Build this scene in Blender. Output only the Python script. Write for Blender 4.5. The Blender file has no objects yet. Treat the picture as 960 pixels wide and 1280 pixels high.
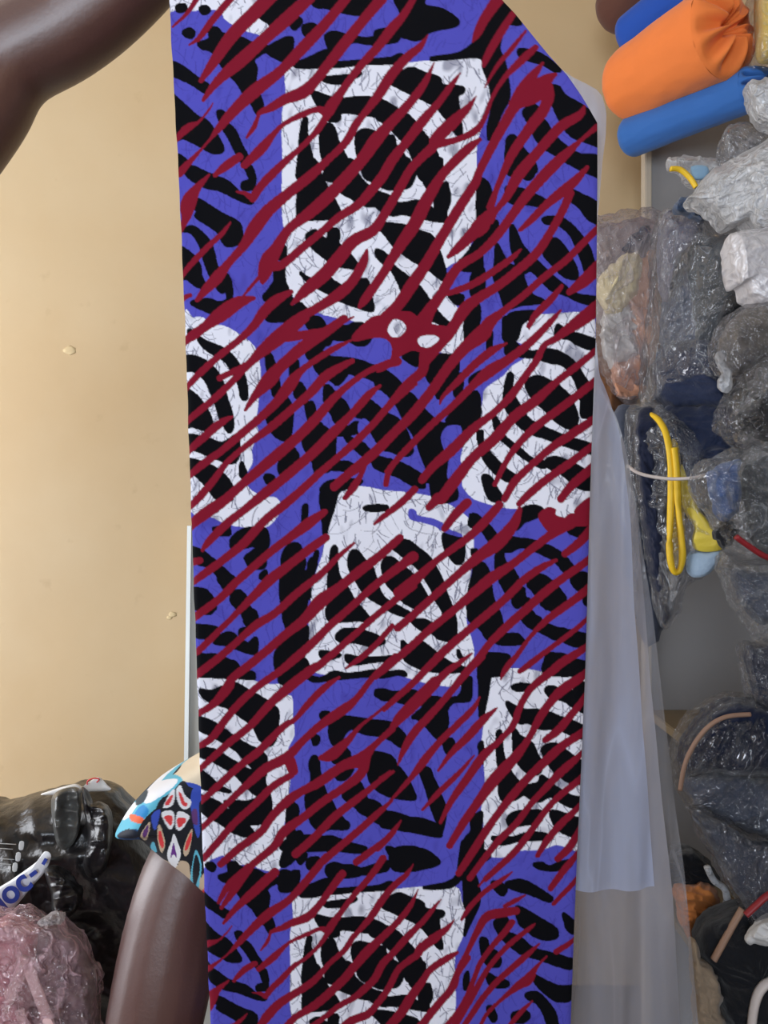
import bpy, bmesh, math, random
import numpy as np
from mathutils import Vector, Matrix, noise as mnoise

# ------------------------------------------------------------------ camera, world, lights, exposure
S = bpy.context.scene
C = S.collection
CAMH = 1.2
F = 961.0                                   # focal length in pixels of the 960 x 1280 frame
cam_d = bpy.data.cameras.new('camera')
cam_d.sensor_fit = 'VERTICAL'; cam_d.sensor_height = 36.0; cam_d.lens = 36.0 * F / 1280.0
cam_d.clip_start = 0.02
cam = bpy.data.objects.new('camera', cam_d); C.objects.link(cam)
cam.location = (0, 0, CAMH); cam.rotation_euler = (math.radians(90), 0, 0)
S.camera = cam

w = bpy.data.worlds.new('World'); S.world = w; w.use_nodes = True
bgn = w.node_tree.nodes['Background']
bgn.inputs[0].default_value = (0.62, 0.74, 1.0, 1); bgn.inputs[1].default_value = 1.2

def area(name, loc, rot, sx, sy, power, col):
    l = bpy.data.lights.new(name, 'AREA'); l.shape = 'RECTANGLE'; l.size = sx; l.size_y = sy
    l.energy = power; l.color = col
    o = bpy.data.objects.new(name, l); C.objects.link(o); o.location = loc; o.rotation_euler = rot
    return o
# daylight through the open door of the left wall and through the shop window behind the camera
area('side_door_daylight', (-1.98, 1.20, 1.08), (0, math.radians(-90), 0), 2.0, 0.9, 38, (0.97, 0.98, 1.0))
area('front_window_daylight', (-0.65, -1.68, 1.55), (math.radians(90), 0, 0), 1.2, 1.2, 50, (0.80, 0.89, 1.0))
S.view_settings.view_transform = 'Standard'; S.view_settings.look = 'None'
S.view_settings.gamma = 1.0; S.view_settings.use_curve_mapping = False
S.view_settings.exposure = 0.0

def P(px, py, d):                            # pixel and depth to a point
    return Vector(((px - 480) / F * d, d, CAMH + (640 - py) / F * d))

# ------------------------------------------------------------------ materials
def lin(c):
    return tuple(((v / 255) / 12.92 if v / 255 <= 0.04045 else ((v / 255 + 0.055) / 1.055) ** 2.4) for v in c)
MATS = {}
def new_mat(name):
    m = bpy.data.materials.new(name); m.use_nodes = True
    nt = m.node_tree; b = nt.nodes['Principled BSDF']; return m, nt, b
def N(nt, t, **kw):
    n = nt.nodes.new(t)
    for k, v in kw.items():
        if k in n.inputs: n.inputs[k].default_value = v
        else: setattr(n, k, v)
    return n
def fabric(name, col, rough=0.85, var=0.12, bump=0.25, scale=60, sheen=0.15, spec=0.25):
    if name in MATS: return MATS[name]
    m, nt, b = new_mat(name); c = lin(col)
    tc = N(nt, 'ShaderNodeTexCoord'); nz = N(nt, 'ShaderNodeTexNoise'); nz.inputs['Scale'].default_value = 14
    nz.inputs['Detail'].default_value = 4
    nt.links.new(tc.outputs['Object'], nz.inputs['Vector'])
    mx = N(nt, 'ShaderNodeMix', data_type='RGBA')
    mx.inputs[6].default_value = tuple(v * (1 - var) for v in c) + (1,)
    mx.inputs[7].default_value = tuple(min(1, v * (1 + var)) for v in c) + (1,)
    nt.links.new(nz.outputs['Fac'], mx.inputs[0]); nt.links.new(mx.outputs[2], b.inputs['Base Color'])
    n2 = N(nt, 'ShaderNodeTexNoise'); n2.inputs['Scale'].default_value = scale; n2.inputs['Detail'].default_value = 3
    nt.links.new(tc.outputs['Object'], n2.inputs['Vector'])
    bp = N(nt, 'ShaderNodeBump'); bp.inputs['Strength'].default_value = bump; bp.inputs['Distance'].default_value = 0.01
    nt.links.new(n2.outputs['Fac'], bp.inputs['Height']); nt.links.new(bp.outputs['Normal'], b.inputs['Normal'])
    b.inputs['Roughness'].default_value = rough; b.inputs['Sheen Weight'].default_value = sheen
    b.inputs['Specular IOR Level'].default_value = spec
    MATS[name] = m; return m
def film(name, col, haze=0.2, rough=0.07, crinkle=0.6, scale=22, stretch=(1, 1, 1), crease=0.45, gloss=0.10):
    """thin plastic film: clear where smooth, milky along its creases, glossy"""
    if name in MATS: return MATS[name]
    m, nt, b = new_mat(name); c = lin(col); nt.nodes.remove(b)
    tc = N(nt, 'ShaderNodeTexCoord'); mp = N(nt, 'ShaderNodeMapping'); mp.inputs['Scale'].default_value = stretch
    nt.links.new(tc.outputs['Object'], mp.inputs['Vector'])
    def ridged(sc, dist, det):
        n = N(nt, 'ShaderNodeTexNoise'); n.inputs['Scale'].default_value = sc; n.inputs['Detail'].default_value = det
        n.inputs['Distortion'].default_value = dist; nt.links.new(mp.outputs['Vector'], n.inputs['Vector'])
        s1 = N(nt, 'ShaderNodeMath', operation='SUBTRACT'); s1.inputs[1].default_value = 0.5
        nt.links.new(n.outputs['Fac'], s1.inputs[0])
        ab = N(nt, 'ShaderNodeMath', operation='ABSOLUTE'); nt.links.new(s1.outputs[0], ab.inputs[0])
        mr = N(nt, 'ShaderNodeMapRange'); mr.inputs['From Min'].default_value = 0.0; mr.inputs['From Max'].default_value = 0.10
        mr.inputs['To Min'].default_value = 1.0; mr.inputs['To Max'].default_value = 0.0
        nt.links.new(ab.outputs[0], mr.inputs['Value']); return mr.outputs['Result']
    r1 = ridged(scale, 0.8, 2.0); r2 = ridged(scale * 2.3, 1.5, 3.0)
    sm = N(nt, 'ShaderNodeMath', operation='MULTIPLY_ADD'); sm.inputs[1].default_value = 0.5
    nt.links.new(r2, sm.inputs[0]); nt.links.new(r1, sm.inputs[2])
    bp = N(nt, 'ShaderNodeBump'); bp.inputs['Strength'].default_value = crinkle; bp.inputs['Distance'].default_value = 0.012
    nt.links.new(sm.outputs[0], bp.inputs['Height'])
    n3 = N(nt, 'ShaderNodeTexNoise'); n3.inputs['Scale'].default_value = scale * 0.5; n3.inputs['Detail'].default_value = 4
    nt.links.new(mp.outputs['Vector'], n3.inputs['Vector'])
    hz = N(nt, 'ShaderNodeMapRange'); hz.inputs['From Min'].default_value = 0.35; hz.inputs['From Max'].default_value = 0.7
    hz.inputs['To Min'].default_value = haze * 0.5; hz.inputs['To Max'].default_value = min(1, haze * 1.5)
    nt.links.new(n3.outputs['Fac'], hz.inputs['Value'])
    pw = N(nt, 'ShaderNodeMath', operation='POWER'); pw.inputs[1].default_value = 3.0; nt.links.new(r1, pw.inputs[0])
    fa = N(nt, 'ShaderNodeMath', operation='MULTIPLY_ADD', use_clamp=True); fa.inputs[1].default_value = crease * (0.4 + haze)
    nt.links.new(pw.outputs[0], fa.inputs[0]); nt.links.new(hz.outputs['Result'], fa.inputs[2])
    tr = N(nt, 'ShaderNodeBsdfTransparent'); tr.inputs[0].default_value = (0.97, 0.97, 0.98, 1)
    df = N(nt, 'ShaderNodeBsdfDiffuse'); df.inputs['Color'].default_value = c + (1,); nt.links.new(bp.outputs['Normal'], df.inputs['Normal'])
    tl = N(nt, 'ShaderNodeBsdfTranslucent'); tl.inputs['Color'].default_value = c + (1,)
    dm = N(nt, 'ShaderNodeMixShader'); dm.inputs[0].default_value = 0.35
    nt.links.new(df.outputs[0], dm.inputs[1]); nt.links.new(tl.outputs[0], dm.inputs[2])
    ms = N(nt, 'ShaderNodeMixShader')
    nt.links.new(fa.outputs[0], ms.inputs[0]); nt.links.new(tr.outputs[0], ms.inputs[1]); nt.links.new(dm.outputs[0], ms.inputs[2])
    gl = N(nt, 'ShaderNodeBsdfGlossy'); gl.inputs['Roughness'].default_value = rough; nt.links.new(bp.outputs['Normal'], gl.inputs['Normal'])
    lw = N(nt, 'ShaderNodeLayerWeight'); lw.inputs['Blend'].default_value = 0.2; nt.links.new(bp.outputs['Normal'], lw.inputs['Normal'])
    gf = N(nt, 'ShaderNodeMath', operation='MULTIPLY_ADD', use_clamp=True); gf.inputs[1].default_value = 0.35; gf.inputs[2].default_value = gloss
    nt.links.new(lw.outputs['Fresnel'], gf.inputs[0])
    m2 = N(nt, 'ShaderNodeMixShader')
    nt.links.new(gf.outputs[0], m2.inputs[0]); nt.links.new(ms.outputs[0], m2.inputs[1]); nt.links.new(gl.outputs[0], m2.inputs[2])
    nt.links.new(m2.outputs[0], nt.nodes['Material Output'].inputs['Surface'])
    MATS[name] = m; return m
def plain(name, col, rough=0.5, spec=0.5, bump=0.0, scale=40, var=0.06, vscale=6):
    if name in MATS: return MATS[name]
    m, nt, b = new_mat(name); c = lin(col)
    tc = N(nt, 'ShaderNodeTexCoord'); nz = N(nt, 'ShaderNodeTexNoise'); nz.inputs['Scale'].default_value = vscale
    nz.inputs['Detail'].default_value = 5; nt.links.new(tc.outputs['Object'], nz.inputs['Vector'])
    mx = N(nt, 'ShaderNodeMix', data_type='RGBA')
    mx.inputs[6].default_value = tuple(v * (1 - var) for v in c) + (1,); mx.inputs[7].default_value = tuple(min(1, v * (1 + var)) for v in c) + (1,)
    nt.links.new(nz.outputs['Fac'], mx.inputs[0]); nt.links.new(mx.outputs[2], b.inputs['Base Color'])
    b.inputs['Roughness'].default_value = rough; b.inputs['Specular IOR Level'].default_value = spec
    if bump:
        n2 = N(nt, 'ShaderNodeTexNoise'); n2.inputs['Scale'].default_value = scale; n2.inputs['Detail'].default_value = 5
        nt.links.new(tc.outputs['Object'], n2.inputs['Vector'])
        bp = N(nt, 'ShaderNodeBump'); bp.inputs['Strength'].default_value = bump; bp.inputs['Distance'].default_value = 0.01
        nt.links.new(n2.outputs['Fac'], bp.inputs['Height']); nt.links.new(bp.outputs['Normal'], b.inputs['Normal'])
    MATS[name] = m; return m
def attr_mat(name, rough=0.8, spec=0.2, bump=0.1, scale=900):
    m, nt, b = new_mat(name)
    a = N(nt, 'ShaderNodeAttribute'); a.attribute_name = 'print'
    nt.links.new(a.outputs['Color'], b.inputs['Base Color'])
    b.inputs['Roughness'].default_value = rough; b.inputs['Specular IOR Level'].default_value = spec
    tc = N(nt, 'ShaderNodeTexCoord'); n2 = N(nt, 'ShaderNodeTexNoise'); n2.inputs['Scale'].default_value = scale
    nt.links.new(tc.outputs['Object'], n2.inputs['Vector'])
    bp = N(nt, 'ShaderNodeBump'); bp.inputs['Strength'].default_value = bump; bp.inputs['Distance'].default_value = 0.001
    nt.links.new(n2.outputs['Fac'], bp.inputs['Height']); nt.links.new(bp.outputs['Normal'], b.inputs['Normal'])
    MATS[name] = m; return m

# ------------------------------------------------------------------ object helpers
def tag(o, label=None, cat=None, group=None, kind=None):
    if label: o['label'] = label
    if cat: o['category'] = cat
    if group: o['group'] = group
    if kind: o['kind'] = kind
    return o
def link(name, me, mat, parent=None, smooth=True):
    o = bpy.data.objects.new(name, me); C.objects.link(o)
    if mat: me.materials.append(mat)
    if parent: o.parent = parent
    if smooth and len(me.polygons): me.polygons.foreach_set('use_smooth', [True] * len(me.polygons))
    return o
def thing(name, label, cat, group=None, loc=(0, 0, 0)):
    o = bpy.data.objects.new(name, None); C.objects.link(o); o.empty_display_size = 0.05
    o.location = loc
    return tag(o, label, cat, group)
def mesh(name, vs, fs):
    me = bpy.data.meshes.new(name); me.from_pydata([tuple(v) for v in vs], [], fs); me.update(); return me
def box_mesh(name, lo, hi, bevel=0.0):
    bm = bmesh.new(); bmesh.ops.create_cube(bm, size=1)
    for v in bm.verts:
        v.co = Vector([(lo[i] + hi[i]) / 2 + v.co[i] * (hi[i] - lo[i]) for i in range(3)])
    if bevel: bmesh.ops.bevel(bm, geom=bm.edges[:], offset=bevel, segments=2, affect='EDGES')
    me = bpy.data.meshes.new(name); bm.to_mesh(me); bm.free(); return me
def struct(name, lo, hi, mat, parent=None, bevel=0):
    o = link(name, box_mesh(name, lo, hi, bevel), mat, parent, smooth=False)
    if not parent: o['kind'] = 'structure'
    return o
def cr(pts, n=6, closed=False):
    """Catmull-Rom curve through points (any dimension)"""
    p = np.array(pts, float); m = len(p); out = []
    rng = range(m) if closed else range(m - 1)
    for i in rng:
        if closed: a, b, c, d = p[i - 1], p[i], p[(i + 1) % m], p[(i + 2) % m]
        else: a, b, c, d = p[max(i - 1, 0)], p[i], p[i + 1], p[min(i + 2, m - 1)]
        for k in range(n):
            t = k / n
            out.append(0.5 * ((2 * b) + (c - a) * t + (2 * a - 5 * b + 4 * c - d) * t * t + (3 * b - a - 3 * c + d) * t ** 3))
    if not closed: out.append(p[-1])
    return np.array(out)
def tube(name, pts, r, mat, parent=None, n=8, seg=8, flat=1.0, taper=None):
    c = [Vector(q) for q in cr([tuple(p) for p in pts], n)]
    vs, fs = [], []; up = Vector((0, 0, 1)); m = len(c)
    for i, q in enumerate(c):
        t = (c[min(i + 1, m - 1)] - c[max(i - 1, 0)]).normalized()
        a = t.cross(up)
        if a.length < 1e-3: a = t.cross(Vector((1, 0, 0)))
        a.normalize(); b = t.cross(a)
        rr = r * (taper(i / (m - 1)) if taper else 1)
        for k in range(seg):
            th = 2 * math.pi * k / seg
            vs.append(q + a * math.cos(th) * rr * flat + b * math.sin(th) * rr)
    for i in range(m - 1):
        for k in range(seg):
            fs.append((i * seg + k, i * seg + (k + 1) % seg, (i + 1) * seg + (k + 1) % seg, (i + 1) * seg + k))
    fs.append(tuple(range(seg))[::-1]); fs.append(tuple(range((m - 1) * seg, m * seg)))
    return link(name, mesh(name, vs, fs), mat, parent)
def pxtube(name, pts, d, r, mat, parent=None, **kw):
    q = [P(p[0], p[1], p[2] if len(p) > 2 else d) for p in pts]
    return tube(name, q, r, mat, parent, **kw)
def pillow(name, outline, d, thick, mat, parent=None, slope=0.0, amp=0.006, freq=16, ang=0.0, stretch=3.0, prof=2.0,
           na=96, nr=26, seed=0, jag=0.0, fine=0.0, tilt=0.0, smooth_n=5, colour=None, edge=0.0, back=1.0, crumple=False):
    """a stuffed, creased body (bag, bundle, garment) with the given outline at depth d and a real thickness"""
    o2 = cr(outline, smooth_n, True)
    nxt = np.roll(o2, -1, 0); L = np.hypot(*(nxt - o2).T); cum = np.concatenate([[0], np.cumsum(L)])
    s = np.linspace(0, cum[-1], na, endpoint=False)
    loop = np.vstack([o2, o2[:1]])
    bx = np.interp(s, cum, loop[:, 0]); by = np.interp(s, cum, loop[:, 1])
    A = 0.5 * np.sum(bx * np.roll(by, -1) - np.roll(bx, -1) * by)
    cx = np.sum((bx + np.roll(bx, -1)) * (bx * np.roll(by, -1) - np.roll(bx, -1) * by)) / (6 * A)
    cy = np.sum((by + np.roll(by, -1)) * (bx * np.roll(by, -1) - np.roll(bx, -1) * by)) / (6 * A)
    ca, sa = math.cos(ang), math.sin(ang); vs, fs, pix = [], [], []
    def ridge(x, z, y, f):
        u = (x * ca + z * sa) * f; v = (-x * sa + z * ca) * f / stretch
        wv = 0.35 * mnoise.noise((u * .5 + 9, v * .5, seed))
        q = 1 - 2.2 * abs(mnoise.noise((u + seed * 7.3 + wv, v + seed * 3.1, y * f * 0.3 + seed)))
        return q * abs(q) if crumple else q
    def point(px, py, t, side):
        dd = d + slope * (px - cx) / 100 + tilt * (py - cy) / 100
        p = P(px, py, dd)
        h = thick * math.sqrt(max(0.0, 1 - t ** prof)) + edge
        fall = min(1.0, (1 - t) * 5 + 0.12)
        dis = amp * (ridge(p.x, p.z, 0, freq) + 0.5 * ridge(p.z, p.x, 5, freq * 2.3)) * fall
        if crumple: dis += amp * .35 * (ridge(p.x + p.z, p.z - p.x, 3, freq * 4.1)) * fall
        if fine: dis += fine * mnoise.noise((p.x * 95 + seed, p.z * 95, 0)) * fall
        if jag and t > 0.6:
            jx = jag * (mnoise.noise((p.x * 38, p.z * 38, seed)) + .6 * mnoise.noise((p.x * 110, p.z * 110, seed))) * (t - .6) * 2.5
            jz = jag * (mnoise.noise((p.x * 38, p.z * 38, seed + 9)) + .6 * mnoise.noise((p.x * 110, p.z * 110, seed + 5))) * (t - .6) * 2.5
        else: jx = jz = 0.0
        if side < 0: p = P(px, py, dd - h - dis)
        else: p.y += h * back + dis * 0.5
        p.x += jx; p.z += jz
        return p
    ts = [math.sin(k / nr * math.pi / 2) for k in range(nr + 1)]
    vs.append(point(cx, cy, 0, -1)); pix.append((cx, cy))
    for k in range(1, nr + 1):
        for i in range(na):
            px = cx + (bx[i] - cx) * ts[k]; py = cy + (by[i] - cy) * ts[k]
            vs.append(point(px, py, ts[k], -1)); pix.append((px, py))
    nb = nr // 2
    tb = [math.sin(k / nb * math.pi / 2) for k in range(nb)]
    base_b = len(vs)
    for k in range(nb - 1, 0, -1):
        for i in range(na):
            px = cx + (bx[i] - cx) * tb[k]; py = cy + (by[i] - cy) * tb[k]
            vs.append(point(px, py, tb[k], 1)); pix.append((px, py))
    vs.append(point(cx, cy, 0, 1)); pix.append((cx, cy)); last = len(vs) - 1
    for i in range(na):
        j = (i + 1) % na
        fs.append((0, 1 + j, 1 + i))
        for k in range(nr - 1 + nb - 1):
            a = 1 + k * na
            fs.append((a + i, a + j, a + na + j, a + na + i))
        a = 1 + (nr + nb - 2) * na
        fs.append((a + i, a + j, last))
    me = mesh(name, vs, fs)
    bm = bmesh.new(); bm.from_mesh(me); bmesh.ops.recalc_face_normals(bm, faces=bm.faces[:]); bm.to_mesh(me); bm.free()
    if colour is not None:
        ca_ = me.color_attributes.new('print', 'FLOAT_COLOR', 'POINT')
        ca_.data.foreach_set('color', np.array(colour(np.array(pix), np.array([tuple(v) for v in vs])), np.float32).ravel())
    return link(name, me, mat, parent)
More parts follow.
